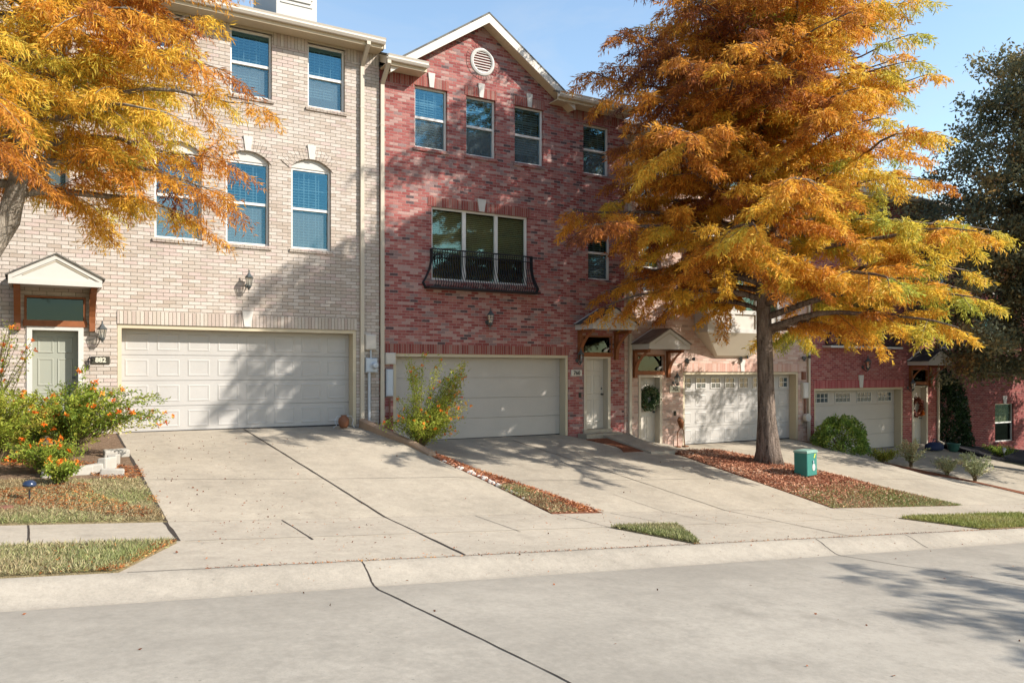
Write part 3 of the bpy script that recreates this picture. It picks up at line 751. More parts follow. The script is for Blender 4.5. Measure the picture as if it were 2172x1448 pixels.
for a, b in w2:
    wd = window(h1, a, b, 4.76, 6.58, sill=M['brick_cream'], muntins=(3, 2), low_muntin=(3, 1), tilt=25)
    p = MB(); n = 10; xc = (a + b) / 2; h = .2; R = ((b - a) ** 2 / 4 + h * h) / (2 * h)
    pts = [(a + (b - a) * i / n, 6.80 - R + math.sqrt(max(0, R * R - (a + (b - a) * i / n - xc) ** 2)) - .003) for i in range(n + 1)]
    p.prism([(a + .003, 6.582), (b - .003, 6.582)] + pts[::-1], D + .06, D + .16); p.build('arch_panel', M['white'], wd)
    ar = MB(); n = 17                                                             # ring of bricks on edge over the arch
    half = math.asin((b - a) / 2 / R)
    for i in range(n):
        if i == n // 2: continue
        t0, t1 = -half * 1.12 + 2.24 * half * i / n + .004, -half * 1.12 + 2.24 * half * (i + 1) / n - .004
        ar.prism([(xc + q * math.sin(t), 6.80 - R + q * math.cos(t)) for q, t in ((R + .004, t0), (R + .004, t1), (R + .25, t1), (R + .25, t0))], D - .016, D + .02)
    ar.build('arch_course', M['brick_cream'], h1)
    keystone(h1, xc, 6.80, 7.12, .16)
window(h1, -.05, .52, 5.45, 6.62, sill=M['brick_cream'], muntins=(2, 2)); window(h1, -.05, .52, 8.0, 9.44, sill=M['brick_cream'], muntins=(2, 2))
for a, b in w3 + [(-.05, .52)]:
    fr = MB(); fr.box(a - .02, b + .02, D - .02, D + .05, 9.44, 9.50); fr.build('frieze_board', M['frieze'], h1)
for a, b in ((.54, 1.86), (2.79, 3.55), (4.48, 5.24), (6.15, 6.96)): soldier(h1, a, b, 9.22, 9.497, 'sold_cream', proud=.012)
soldier(h1, 1.38, 6.41, 2.957, 3.22, 'sold_cream')
keystone(h1, 3.93, 2.965, 3.31, .19)
garage_door(h1, 1.46, 6.33, F1, 2.875, M['door_white'], 4, 8)
door(h1, -.09, .69, F1, 'sage', 'white'); porch(h1, .30, F1, shing='shingle', trans_glass='glass_dark')
eave(h1, X1[0], 6.93, E1); roof(h1, X1[0], 6.97, E1, .44)
for yy, lab in ((0, 0),):
    d = MB(); xa, xb = 4.60, 5.52; yf = D + .18; zb = E1 + .19 + .64 * .44
    d.box(xa, xb, yf, yf + 2.2, zb, zb + 1.7); dm = d.build('dormer', M['white'], h1)
    f = MB()
    f.box(xa + .14, xb - .14, yf - .03, yf - .002, zb + .42, zb + .50); f.box(xa + .10, xa + .18, yf - .03, yf - .002, zb + .50, zb + 1.5); f.box(xb - .18, xb - .10, yf - .03, yf - .002, zb + .50, zb + 1.5); f.box(xa + .14, xb - .14, yf - .028, yf - .002, zb + 1.4, zb + 1.5)
    f.box(xa + .1, xb - .1, yf - .018, yf - .002, zb + .33, zb + .36)
    f.build('dormer_trim', M['white'], dm)
    p = MB(); p.box(xa + .18, xb - .18, yf - .012, yf - .004, zb + .50, zb + 1.4); p.build('dormer_pane', M['glass_blue_solid'] if 'glass_blue_solid' in M else M['glass_dark_solid'], dm)
    rr = MB(); xm = (xa + xb) / 2
    for sg in (-1, 1): rr.slab([(xm, yf - .12, zb + 2.1), (xm + sg * .6, yf - .12, zb + 1.66), (xm + sg * .6, yf + 3, zb + 1.66), (xm, yf + 3, zb + 2.1)], .05)
    rr.build('dormer_roof', M['shingle'], dm)
downspout(h1, 6.53, E1 + .06, F1)

# --- house two: mixed red brick with gable
F2 = .27; E2 = 9.17; X2 = (6.985, 14.37); GX, GZ, GS = 9.77, 10.98, 9.22
w3b = [(7.89, 8.77), (9.30, 10.15), (10.73, 11.62), (12.94, 13.83)]
op = [(7.33, 12.43, F2 - .4, 2.43, .30), (12.98, 13.84, F2 - .3, F2 + 2.16, .22), (12.93, 13.89, F2 + 2.25, F2 + 2.68, .12), (8.34, 11.13, 4.25, 6.06, .16), (13.10, 13.88, 4.55, 6.06, .14)]
op += [(a, b, 7.47, 8.97 if i < 3 else 8.84, .14) for i, (a, b) in enumerate(w3b)]
def gable2(mb):
    mb.add([(7.25, D, E2), (12.35, D, E2), (12.35, D, E2 + .05), (GX, D, GZ - .10), (7.25, D, E2 + .05)], [(0, 1, 2, 3, 4)])
h2 = make_house('mottled red brick townhouse with a front gable, round louvred vent and black balcony railing', X2[0], X2[1], E2, 'brick_red', op, -1.0, extra=gable2)
for i, (a, b) in enumerate(w3b):
    window(h2, a, b, 7.47, 8.97 if i < 3 else 8.84, sill=M['brick_red'], muntins=(3, 2), slat=True, drop=(1.0, .45, .8, .6)[i], tilt=62 if i else 50)
    if i < 3: soldier(h2, a - .04, b + .04, 8.972, 9.21, 'sold_red', proud=.012); keystone(h2, (a + b) / 2, 8.975, 9.33, .15)
soldier(h2, 12.6, 14.36, 8.92, 9.165, 'sold_red', proud=.01); soldier(h2, 6.99, 7.86, 8.92, 9.165, 'sold_red', proud=.01)
# round vent
v = MB(); vc = (9.76, D, 9.89)
v.lathe([(.345, -.03), (.36, .0), (.36, .02), (.27, .02), (.265, -.03), (.30, -.045), (.345, -.03)], vc, 40, axis='Y', caps=False)
for i in range(8):
    zz = -.235 + i * .067; hw = math.sqrt(max(.004, .272 ** 2 - zz ** 2))
    v.prismx([(D - .028, vc[2] + zz - .018), (D - .024, vc[2] + zz - .022), (D + .02, vc[2] + zz + .028), (D + .016, vc[2] + zz + .032)], vc[0] - hw, vc[0] + hw)
vo = v.build('gable_vent', M['white'], h2)
v = MB(); v.lathe([(.275, .034), (.275, .044)], vc, 40, axis='Y'); v.build('vent_backing', M['mat_black'], vo)
v = MB(); n = 34
for i in range(n):
    a0, a1 = 2 * PI * i / n + .015, 2 * PI * (i + 1) / n - .015
    v.prism([(vc[0] + q * math.cos(t), vc[2] + q * math.sin(t)) for q, t in ((.362, a0), (.362, a1), (.46, a1), (.46, a0))][::-1], D - .012, D + .02)
v.build('vent_brick_ring', M['brick_red'], vo)
# sliding window with three lights
f = MB(); xa, xb, za, zb = 8.34, 11.13, 4.25, 6.06; fy = D + .06
for xx, w_ in ((xa, .05), (xa + (xb - xa) / 3 - .05, .10), (xa + 2 * (xb - xa) / 3 - .05, .10), (xb - .07, .07)): f.box(xx, xx + w_, fy, fy + .08, za, zb)
for q, r_ in ((za, za + .06), (zb - .05, zb)):
    f.box(xa + .05, xa + (xb - xa) / 3 - .05, fy + .002, fy + .078, q, r_); f.box(xa + (xb - xa) / 3 + .05, xa + 2 * (xb - xa) / 3 - .05, fy + .002, fy + .078, q, r_); f.box(xa + 2 * (xb - xa) / 3 + .05, xb - .07, fy + .002, fy + .078, q, r_)
sl = f.build('window', M['vinyl'], h2)
for i in range(3):
    a, b = xa + (xb - xa) * i / 3, xa + (xb - xa) * (i + 1) / 3
    p = MB(); p.box(a + .02, b - .02, fy + .035, fy + .041, za + .03, zb - .03); p.build('pane', M['glass_slider'], sl)
b_ = MB(); z = zb - .05
while z > 4.98:
    z -= .05; b_.box(xa + .04, xb - .04, fy + .15, fy + .172, z, z + .032)
b_.build('blind', M['blind_tan'], sl)
r = MB(); r.box(xa - .05, xb + .05, fy + .7, fy + .72, za - .1, zb + .1); r.box(xa - .05, xb + .05, fy + .12, fy + .7, za - .08, za - .06); r.box(xa - .05, xb + .05, fy + .12, fy + .7, zb + .02, zb + .04); r.build('room_lining', M['room'], sl)
soldier(h2, xa - .1, xb + .1, 6.062, 6.29, 'sold_red', proud=.012); keystone(h2, (xa + xb) / 2, 6.065, 6.38, .2)
window(h2, 13.10, 13.88, 4.55, 6.06, sill=M['brick_red'], muntins=(3, 2))
def railing(parent, xa, xb, zb, zt, y=D, bulge=.22, n=42, floor=None):
    """bellied wrought iron railing in front of a window"""
    r = MB()
    def prof(): return [(0, zt), (.0, zt - (zt - zb) * .30), (.05, zt - (zt - zb) * .52), (.14, zt - (zt - zb) * .72), (bulge, zt - (zt - zb) * .86), (.15, zb + .02)]
    out = .14
    for i in range(n + 1):
        x = xa + (xb - xa) * i / n; r.tube([(x, y - out - o, z) for o, z in prof()], .0105, 5)
    for sx in (xa, xb):
        sg = -1 if sx == xa else 1
        for j in range(4):
            yy = y - out + .14 * (j + .5) / 4 - .0
            r.tube([(sx + sg * o, yy, z) for o, z in prof()], .0105, 5)
    for z, o, w_ in ((zt, 0, .020), (zt - .14, 0, .011), (zb + .02, .15, .024)):
        e = o if z < zt - .2 else 0
        r.tube([(xa - e, y - .01, z), (xa - e, y - out - o, z), (xb + e, y - out - o, z), (xb + e, y - .01, z)], w_, 6)
    r.box(xa - .15, xb + .15, y - out - .16, y - .004, zb - .005, zb + .015)
    return r.build('balcony_railing', M['iron'], parent)
railing(h2, 8.30, 11.19, 4.03, 5.0)
soldier(h2, 7.0, 12.45, 2.432, 2.66, 'sold_red')
garage_door(h2, 7.41, 12.35, F2, 2.355, M['door_grey'], 4, 1, panels=False)
door(h2, 13.04, 13.78, F2 + .1, 'door_cream', 'trim', panels=True, top=1.98); porch(h2, 13.42, F2)
st = MB(); st.box(12.75, 14.0, D - .42, D - .002, F2 - .35, F2 + .02); st.build('step', M['walk'], h2)
eave(h2, 6.99, 8.02, E2); eave(h2, 11.80, 14.37, E2)
roof(h2, 6.985, 14.37, E2, .42, segs=[(6.985, 8.03, .46), (8.03, 11.79, -.03), (11.79, 14.37, .46)])
ga = MB(); ri = (GZ - GS) / (12.40 - GX)
for sg, xe in ((-1, 7.12), (1, 12.42)):
    ga.slab([(GX, D - .36, GZ + .06), (xe, D - .36, GZ - ri * abs(xe - GX) + .06), (xe, D + 4.2, GZ - ri * abs(xe - GX) + .06), (GX, D + 4.2, GZ + .06)], .05)
gr = ga.build('gable_roof', M['shingle'], h2)
fb = MB(); sf = MB()
for sg, xe in ((-1, 7.12), (1, 12.42)):
    ze = GZ - ri * abs(xe - GX)
    fb.prism([(GX, GZ + .005), (xe, ze + .005), (xe, ze - .19), (GX, GZ - .21)], D - .355, D - .325)
    sf.prism([(GX, GZ - .15), (xe, ze - .15), (xe, ze - .17), (GX, GZ - .17)], D - .324, D - .003)
fb.build('rake_board', M['fascia'], gr); sf.build('rake_soffit', M['soffit'], gr)
for (x, yv, zv) in ((7.85, D + 2.3, 10.62), (13.25, D + 2.6, 10.60)):
    vv = MB(); vv.lathe([(.06, -.4), (.06, .08), (.13, .10), (.16, .17), (.16, .26), (.10, .33), (.02, .36)], (x, yv, zv - .12), 14); vv.build('roof_vent', M['iron'], h2)
downspout(h2, 7.03, E2 + .06, F2 + .05)

# --- house three: pale pink brick with bay
F3 = -.24; E3 = 8.68; X3 = (14.385, 22.30)
op = [(16.61, 21.73, F3 - .4, 1.98, .30), (14.92, 15.75, F3 - .3, F3 + 2.16, .22), (14.85, 15.83, F3 + 2.25, F3 + 2.68, .12), (14.95, 15.70, 7.05, 8.42, .14), (18.5, 19.45, 7.05, 8.42, .14), (20.3, 21.2, 7.05, 8.42, .14), (15.05, 15.75, 4.3, 5.75, .14)]
h3 = make_house('pale pink brick townhouse with a white bay window and a wreath on its cream door', X3[0], X3[1], E3, 'brick_pink', op, -1.6)
for a, b in ((14.95, 15.70), (18.5, 19.45), (20.3, 21.2)): window(h3, a, b, 7.05, 8.42, sill=M['brick_pink'], muntins=(2, 2), up='glass_slider')
window(h3, 15.05, 15.75, 4.3, 5.75, sill=M['brick_pink'], muntins=(2, 2), up='glass_slider')
soldier(h3, 16.55, 21.80, 1.982, 2.24, 'sold_pink'); keystone(h3, 19.1, 1.99, 2.36, .19)
garage_door(h3, 16.69, 21.65, F3, 1.90, M['door_white'], 4, 8, wins=8)
door(h3, 14.98, 15.69, F3 + .06, 'door_cream', 'trim', panels=True, top=2.0); porch(h3, 15.36, F3, shing='shingle_brown')
eave(h3, 14.40, 22.28, E3); roof(h3, 14.385, 22.30, E3, .42)
# bay window box
b = MB(); xa, xb, yb, z0, z1 = 17.08, 20.25, D - .55, 3.17, 5.95
b.box(xa, xb, yb, D - .003, z0, z0 + .12); b.box(xa, xa + .16, yb, D - .003, z0 + .12, z1); b.box(xb - .16, xb, yb, D - .003, z0 + .12, z1); b.box(xa, xb, yb, D - .003, z1, z1 + .22)
b.box(xa + .16, xb - .16, yb, D - .003, 3.74, 3.86)
for q in (1, 2): xx = xa + (xb - xa) * q / 3; b.box(xx - .07, xx + .07, yb + .004, D - .003, z0 + .12, 3.74); b.box(xx - .07, xx + .07, yb + .004, D - .003, 3.86, z1)
bw = b.build('bay_window', M['white'], h3)
p = MB(); p.box(xa + .16, xb - .16, yb + .05, yb + .06, z0 + .12, 3.74); p.build('bay_panel', M['util_tan'], bw)
for q in range(3):
    a_, c_ = xa + (xb - xa) * q / 3 + .12, xa + (xb - xa) * (q + 1) / 3 - .12
    p = MB(); p.box(a_, c_, yb + .06, yb + .066, 3.86, z1); p.build('pane', M['glass_slider'], bw)
p = MB(); p.box(xa + .17, xb - .17, D - .05, D - .02, 3.86, z1); p.build('bay_lining', M['room'], bw)
t = MB(); ta, tb = xa + .85, xb - .85
t.add([(xa, yb, z0), (xb, yb, z0), (xb, D - .003, z0), (xa, D - .003, z0), (ta, D - .10, 2.48), (tb, D - .10, 2.48), (tb, D - .003, 2.42), (ta, D - .003, 2.42)],
      [(0, 4, 5, 1), (1, 5, 6, 2), (0, 3, 7, 4), (4, 7, 6, 5)]); t.build('bay_corbel', M['trim'], bw)
rr = MB(); rr.add([(xa - .12, yb - .12, z1 + .22), (xb + .12, yb - .12, z1 + .22), (xb + .12, D - .003, z1 + .22), (xa - .12, D - .003, z1 + .22), (xa + .4, D - .003, z1 + .62), (xb - .4, D - .003, z1 + .62)],
                  [(0, 1, 5, 4), (1, 2, 5), (0, 4, 3), (3, 2, 1, 0)]); rr.build('bay_roof', M['shingle_dark'], bw)
downspout(h3, 14.55, E3 + .06, F3 + .3); downspout(h3, 22.20, E3 + .06, F3 - .1)

# --- house four: crimson brick
F4 = -.81; E4 = 8.10; X4 = (22.315, 29.72)
op = [(22.53, 27.46, F4 - .4, 1.41, .30), (28.02, 28.98, F4 - .3, F4 + 2.30, .22), (28.00, 29.0, F4 + 2.42, F4 + 2.86, .12), (23.6, 26.4, 3.1, 4.85, .16)]
op += [(a, b, 6.45, 7.85, .14) for a, b in ((23.1, 24.0), (24.5, 25.4), (25.9, 26.8), (28.1, 29.0))]
h4 = make_house('crimson brick townhouse with four long windows in its garage door and a dark twig wreath', X4[0], X4[1], E4, 'brick_crimson', op, -2.2)
for a, b in ((23.1, 24.0), (24.5, 25.4), (25.9, 26.8), (28.1, 29.0)): window(h4, a, b, 6.45, 7.85, sill=M['brick_crimson'])
window(h4, 23.6, 26.4, 3.1, 4.85, muntins=(3, 1), sash=False, blind='blind_tan', up='glass_slider'); railing(h4, 23.3, 26.7, 2.88, 3.70)
fl = MB(); fl.box(22.95, 26.95, D - .34, D - .004, 2.80, 2.872); fl.build('balcony_floor', M['white'], h4)
soldier(h4, 22.5, 27.5, 1.412, 1.68, 'sold_crimson'); keystone(h4, 25.0, 1.42, 1.86, .22)
garage_door(h4, 22.61, 27.38, F4, 1.34, M['door_grey'], 4, 4, wins=4, panels=False, win_grid=(4, 2))
door(h4, 28.10, 28.90, F4 + .05, 'door_cream', 'trim', panels=True, top=2.15); porch(h4, 28.5, F4 + .17, trans_glass='glass_dark')
eave(h4, 22.33, 29.72, E4); roof(h4, 22.315, 29.75, E4, .42); downspout(h4, 29.62, E4 + .06, F4)

# --- house five: deep red brick, set back
Y5 = 20.0; E5 = 7.4
op = [(37.7, 39.3, -1.25, .50, .14), (36.6, 38.8, 3.0, 4.7, .14), (32.5, 34.0, 3.0, 4.7, .14), (32.5, 34.0, 5.6, 7.0, .14), (36.6, 38.0, 5.6, 7.0, .14)]
h5 = make_house('deep red brick townhouse at the far right, set back behind the tall dark shrub', 29.8, 44.0, E5, 'brick_dark', op, -3.5, y=Y5)
window(h5, 37.7, 39.3, -1.25, .50, y=Y5, muntins=(2, 2), blind='blind_tan', sill=M['brick_dark'], drop=.5, slat=True, up='glass_slider', low='glass_dark')
for o in op[1:]: window(h5, o[0], o[1], o[2], o[3], y=Y5, sill=M['stone'])
keystone(h5, 38.5, .51, .86, .3, Y5); eave(h5, 29.8, 44.0, E5, y=Y5); roof(h5, 29.8, 44.0, E5, .42, y=Y5)

# ---------------------------------------------------------------- things fixed to the houses
def lantern(label, x, z, s=1.0, y=D, cage=False):
    o = thing('wall_lantern', label, 'lantern', 'wall lanterns on the brick fronts'); c = Vector((x, y - .17 * s, z))
    b = MB(); b.lathe([(.045 * s, 0), (.05 * s, .012), (.03 * s, .02)], (x, y - .022, z - .06 * s), 12, axis='Y')
    b.tube([(x, y - .01, z - .06 * s), (x, y - .08 * s, z - .15 * s), (x, y - .15 * s, z - .17 * s), (x, y - .17 * s, z - .12 * s)], .011 * s, 6)
    b.build('bracket', M['bronze'], o)
    k_ = MB(); n = 6
    k_.lathe([(.012 * s, -.15 * s), (.035 * s, -.125 * s), (.052 * s, -.09 * s), (.050 * s, -.078 * s)], c, n); k_.build('base', M['bronze'], o)
    k_ = MB(); k_.lathe([(.088 * s, .085 * s), (.092 * s, .10 * s), (.05 * s, .145 * s), (.022 * s, .19 * s), (.012 * s, .22 * s), (.018 * s, .235 * s), (.003 * s, .26 * s)], c, n); k_.build('cap', M['bronze'], o)
    k_ = MB(); k_.lathe([(.046 * s, -.078 * s), (.078 * s, .085 * s)], c, n); k_.build('glass', M['glass_lamp'], o)
    k_ = MB()
    for i in range(n):
        a = 2 * PI * i / n; k_.tube([c + Vector((.049 * s * math.cos(a), .049 * s * math.sin(a), -.08 * s)), c + Vector((.081 * s * math.cos(a), .081 * s * math.sin(a), .09 * s))], .005 * s, 4)
    if cage:
        for zz, rr_ in ((-.02, .064), (.04, .073)): k_.tube([c + Vector((rr_ * s * math.cos(2 * PI * i / 12), rr_ * s * math.sin(2 * PI * i / 12), zz * s)) for i in range(13)], .004 * s, 4)
    k_.build('cage', M['bronze'], o)
    k_ = MB(); k_.lathe([(.012 * s, -.07 * s), (.012 * s, -.0), (.006 * s, .03 * s)], c, 8); k_.build('candle_bulb', M['white'], o)
    return o
lantern('dark lantern with pointed cap high on the cream brick above the garage', 3.93, 3.93)
lantern('dark lantern between the sage green door and the white garage door', 1.10, 2.74)
lantern('black caged lantern on the mottled red brick under the balcony railing', 9.90, 3.32, 1.15, cage=True)
lantern('lantern on the narrow red brick pier beside the dappled cream door', 12.72, 2.36, 1.1)
lantern('lantern on the pink brick pier above the number plaque', 16.22, 1.72, 1.05)
lantern('lantern centred on the crimson brick above the garage with long windows', 25.1, 2.22, 1.3)
lantern('lantern by the twig wreath door of the crimson house', 27.75, 1.45, 1.2)
def floodlight(label, x, z):
    o = thing('floodlight', label, 'floodlight', 'twin floodlights on the pink house')
    b = MB(); b.lathe([(.055, 0), (.055, .03), (.02, .04)], (x, D - .045, z), 12, axis='Y'); b.build('base', M['bronze'], o)
    for sg in (-1, 1):
        k_ = MB(); p = Vector((x + sg * .05, D - .05, z)); q = Vector((x + sg * .16, D - .20, z - .02 + .05 * (sg > 0)))
        k_.tube([p, p.lerp(q, .5)], .012, 6); k_.tube([p.lerp(q, .5), p.lerp(q, .7), q], [.025, .05, .058], 10); k_.build('lamp_head', M['bronze'], o)
    k_ = MB(); k_.box(x - .02, x + .02, D - .10, D - .04, z - .11, z - .04); k_.build('sensor', M['bronze'], o)
floodlight('black twin floodlight over the middle of the white garage door with windows', 19.0, 2.42)
floodlight('black twin floodlight at the upper left corner of the pink house garage', 16.75, 2.34)
floodlight('black twin floodlight at the right end of the pink brick, beside the downspout', 21.95, 2.45)

def textmesh(txt, size, m, parent, loc, name='number'):
    cu = bpy.data.curves.new(name, 'FONT'); cu.body = txt; cu.size = size; cu.align_x = 'CENTER'; cu.align_y = 'CENTER'; cu.extrude = .004; cu.offset = .004
    t = bpy.data.objects.new(name, cu); COL.objects.link(t)
    bpy.context.view_layer.update()
    me = bpy.data.meshes.new_from_object(t.evaluated_get(bpy.context.evaluated_depsgraph_get()))
    bpy.data.objects.remove(t); me.materials.append(m)
    o = bpy.data.objects.new(name, me); COL.objects.link(o); o.parent = parent
    o.location = loc; o.rotation_euler = (PI / 2, 0, 0); return o
def plaque(label, txt, x, z, w, h, pm, nm):
    o = thing('number_plaque', label, 'house number', 'house number plaques')
    b = MB(); b.bbox(x - w / 2, x + w / 2, D - .03, D - .002, z - h / 2, z + h / 2, .008); b.build('plate', M[pm], o)
    textmesh(txt, h * .86, M[nm], o, (x, D - .034, z), 'digits')
plaque('dark plaque with the pale digits 882 on cream brick beside the sage door', '882', 1.08, 2.22, .33, .15, 'plaque', 'num')
plaque('black digits 760 on the narrow red brick pier beside the dappled door', '760', 12.70, 1.95, .36, .17, 'util_tan', 'numdark')
plaque('pale plaque with the digits 702 on the pink brick pier', '702', 16.28, 1.47, .42, .19, 'num', 'plaque')
o = thing('wall_hook', 'black iron hook on cream brick left of the house number', 'hook')
b = MB(); b.tube([(.86, D - .02, 2.06), (.86, D - .05, 2.24), (.88, D - .08, 2.27), (.96, D - .08, 2.27), (.98, D - .07, 2.24)], .014, 6); b.box(.835, .885, D - .025, D - .002, 2.04, 2.12); b.build('hook', M['iron'], o)

def box_thing(name, label, cat, x0, x1, z0, z1, d, m, group=None, parts=None, y=D):
    o = thing(name, label, cat, group)
    b = MB(); b.bbox(x0, x1, y - d, y - .003, z0, z1, .012); b.build('cabinet', M[m], o)
    b = MB(); b.bbox(x0 + .02, x1 - .02, y - d - .012, y - d - .001, z0 + .02, z1 - .02, .008); b.build('lid', M[m], o)
    if parts: parts(o)
    return o
box_thing('breaker_box', 'pale grey breaker box on cream brick between the two downspouts', 'utility box', 6.60, 6.87, 2.50, 2.86, .10, 'util_tan')
def meter(o):
    b = MB(); b.lathe([(.09, .0), (.092, .015), (.075, .02), (.07, .10), (.055, .115), (.01, .12)], (6.80, D - .13, 2.14), 18, axis='Y')
    for i, q in enumerate(b.v): b.v[i] = (q[0], 2 * (D - .13) - q[1], q[2])
    b.build('dial', M['galv'], o)
    b = MB(); b.tube([(6.70, D - .06, 1.98), (6.70, D - .06, F1 - .1)], .035, 10); b.tube([(6.74, D - .06, 2.30), (6.74, D - .06, 2.5)], .022, 8); b.build('conduit', M['galv'], o)
box_thing('electric_meter', 'blue grey electric meter box with round glass dial and conduit to the ground', 'electric meter', 6.60, 6.89, 1.97, 2.31, .12, 'galv', parts=meter)
box_thing('cable_box', 'square tan box on the red brick just right of the corner downspout', 'utility box', 7.10, 7.36, 2.16, 2.44, .10, 'util_tan')
def c2(o):
    b = MB(); b.tube([(7.22, D - .05, 1.36), (7.22, D - .05, .3)], .02, 8); b.build('conduit', M['util_brown'], o)
box_thing('phone_box', 'tall grey box on the red brick below the square tan box', 'utility box', 7.12, 7.30, 1.40, 2.05, .09, 'galv', parts=c2)
def m3(o):
    b = MB(); b.tube([(22.0, D - .06, 1.12), (22.0, D - .06, F3 + .62)], .03, 8); b.build('conduit', M['util_brown'], o)
    b = MB(); b.lathe([(.13, 0), (.14, .03), (.13, .14), (.05, .17)], (22.0, D - .2, .46), 16, axis='Y'); b.build('gas_meter', M['util_tan'], o)
    b = MB(); b.tube([(22.1, D - .08, .42), (22.12, D - .08, F3 - .1), (21.8, D - .1, F3 - .05)], .02, 8); b.build('pipe', M['util_tan'], o)
box_thing('electric_meter', 'white meter box on the pink brick beside the right downspout', 'electric meter', 21.85, 22.11, 1.10, 1.62, .12, 'white', parts=m3)
box_thing('alarm_box', 'small brick red box above the white meter box', 'utility box', 21.88, 22.04, 1.72, 1.98, .07, 'util_brown')
box_thing('doorbell', 'small black doorbell on the pink brick pier', 'doorbell', 16.24, 16.33, .68, .82, .03, 'plaque')
box_thing('doorbell', 'small black doorbell on the red brick pier', 'doorbell', 12.78, 12.86, 1.28, 1.41, .03, 'plaque')

def wreath(label, x, z, R, r, m, y, seed, n=900, l=.07, bow=False):
    rng = np.random.default_rng(seed); o = thing('wreath', label, 'wreath'); L = Leaves()
    a = rng.random(n) * 2 * PI; bb = rng.random(n) * 2 * PI; rr = r * np.sqrt(rng.random(n))
    p = np.stack([x + (R + rr * np.cos(bb)) * np.cos(a), np.full(n, y) + rr * np.sin(bb) - r * .9, z + (R + rr * np.cos(bb)) * np.sin(a)], 1)
    d = np.stack([-np.sin(a) + rng.normal(size=n) * .8, -np.abs(rng.normal(size=n)) * .7, np.cos(a) + rng.normal(size=n) * .8], 1)
    L.add(p, d, np.full(n, l), np.full(n, l * .42), rng.random(n) ** 1.5); L.build('leaves', M[m], o, rng)
    b = MB(); b.tube([(x + R * math.cos(2 * PI * i / 24), y - r * .9, z + R * math.sin(2 * PI * i / 24)) for i in range(25)], r * .45, 6, cap=False); b.build('ring', M['stem'], o)
    if bow:
        L = Leaves(); k_ = 60; L.add(np.tile([[x + R * .8, y - r * 1.6, z - R * .75]], (k_, 1)) + rng.normal(size=(k_, 3)) * .02, rng.normal(size=(k_, 3)) + np.array([.8, 0, -.2]), np.full(k_, .14), np.full(k_, .04), rng.random(k_)); L.build('bow', M['flower'], o, rng)
wreath('round green leafy wreath on the cream door of the pink house', 15.36, F3 + 1.44, .25, .13, 'wreath', D + .20, 5, 1500, .09)
wreath('dark red twig wreath with an orange bow on the crimson house door', 28.46, F4 + 1.46, .30, .08, 'vine', D + .18, 6, 1100, .09, True)

# bird figures on the fanlights
for xx, zz, lab in ((13.80, F2 + 2.27, 'small white bird figure on the ledge under the red house fanlight'), (15.76, F3 + 2.27, 'small white bird figure on the ledge under the pink house fanlight')):
    o = thing('bird_figure', lab, 'figurine'); b = MB()
    b.lathe([(.004, -.10), (.03, -.07), (.045, -.02), (.042, .03), (.02, .07), (.004, .09)], (0, 0, 0), 10); b.lathe([(.004, -.03), (.026, -.01), (.026, .01), (.004, .03)], (.0, 0, .095), 10)
    mt = Matrix.Translation((xx - .06, D + .02, zz + .055)) @ Matrix.Rotation(math.radians(62), 4, 'Y')
    b.v = [tuple(mt @ Vector(q)) for q in b.v]; b.build('bird_body', M['white'], o, smooth=True)

# rusty stick figure by the pink house garage
o = thing('garden_figure', 'rusty metal garden figure on two bent legs against the pink brick pier', 'garden ornament')
b = MB(); zf = g(16.3, 17.6) + .01
b.tube([(16.18, 17.62, zf), (16.20, 17.65, zf + .42), (16.36, 17.67, zf + .60)], .016, 6); b.tube([(16.46, 17.62, zf), (16.45, 17.65, zf + .45), (16.38, 17.67, zf + .60)], .016, 6); b.build('leg', M['rust'], o)
b = MB(); b.tube([(16.37, 17.66, zf + .55), (16.34, 17.66, zf + .72), (16.28, 17.64, zf + .84)], [.05, .09, .05], 8); b.tube([(16.28, 17.64, zf + .84), (16.18, 17.60, zf + .80), (16.12, 17.58, zf + .74)], [.05, .03, .008], 8); b.build('figure_body', M['rust'], o, smooth=True)
for xx in (16.16, 16.47):
    b = MB(); b.bbox(xx - .07, xx + .07, 17.52, 17.68, zf - .005, zf + .03, .01); b.build('foot', M['rust'], o)

# brown pot with wire arms in the corner by the first garage
o = thing('garden_ornament', 'brown clay pot ornament with curled wire handles at the foot of the white garage door', 'garden ornament')
zf = g(6.05, 17.7) + .006; c = (6.02, 17.62, zf)
b = MB(); b.lathe([(.07, 0), (.10, .04), (.125, .12), (.12, .20), (.08, .25), (.06, .27), (.075, .29)], c, 18); b.build('pot', M['clay'], o, smooth=True)
for sg in (-1, 1):
    b = MB(); b.tube([(c[0] + sg * .06, c[1], zf + .26), (c[0] + sg * .16, c[1] - .02, zf + .27), (c[0] + sg * .22, c[1] - .03, zf + .17), (c[0] + sg * .18, c[1] - .03, zf + .06), (c[0] + sg * .25, c[1] - .02, zf + .01)], .008, 6); b.build('handle', M['galv'], o)
# tan concrete edging kerb beside the first driveway
mb = MB(); pts = [(6.50, 17.7), (6.62, 16.9), (6.92, 15.6), (7.02, 15.0)]; prev = None
for i, (x, y) in enumerate(pts):
    z = g(x, y); h = .20 * (1 - .55 * i / 3)
    ring = [(x - .09, y, z - .05), (x - .085, y, z + h - .03), (x - .05, y, z + h), (x + .05, y, z + h), (x + .085, y, z + h - .03), (x + .09, y, z - .05)]
    k0 = len(mb.v); mb.v += ring
    if prev is not None:
        for a in range(5): mb.f.append([prev + a, k0 + a, k0 + a + 1, prev + a + 1]); mb.m.append(0)
    prev = k0
mb.f.append([0, 1, 2, 3, 4, 5]); mb.m.append(0); mb.f.append([prev + q for q in range(5, -1, -1)]); mb.m.append(0)
mb.build('garden_edging', M['edging'], label='low tan concrete edging curving down from the corner between cream and red houses', category='garden edging')
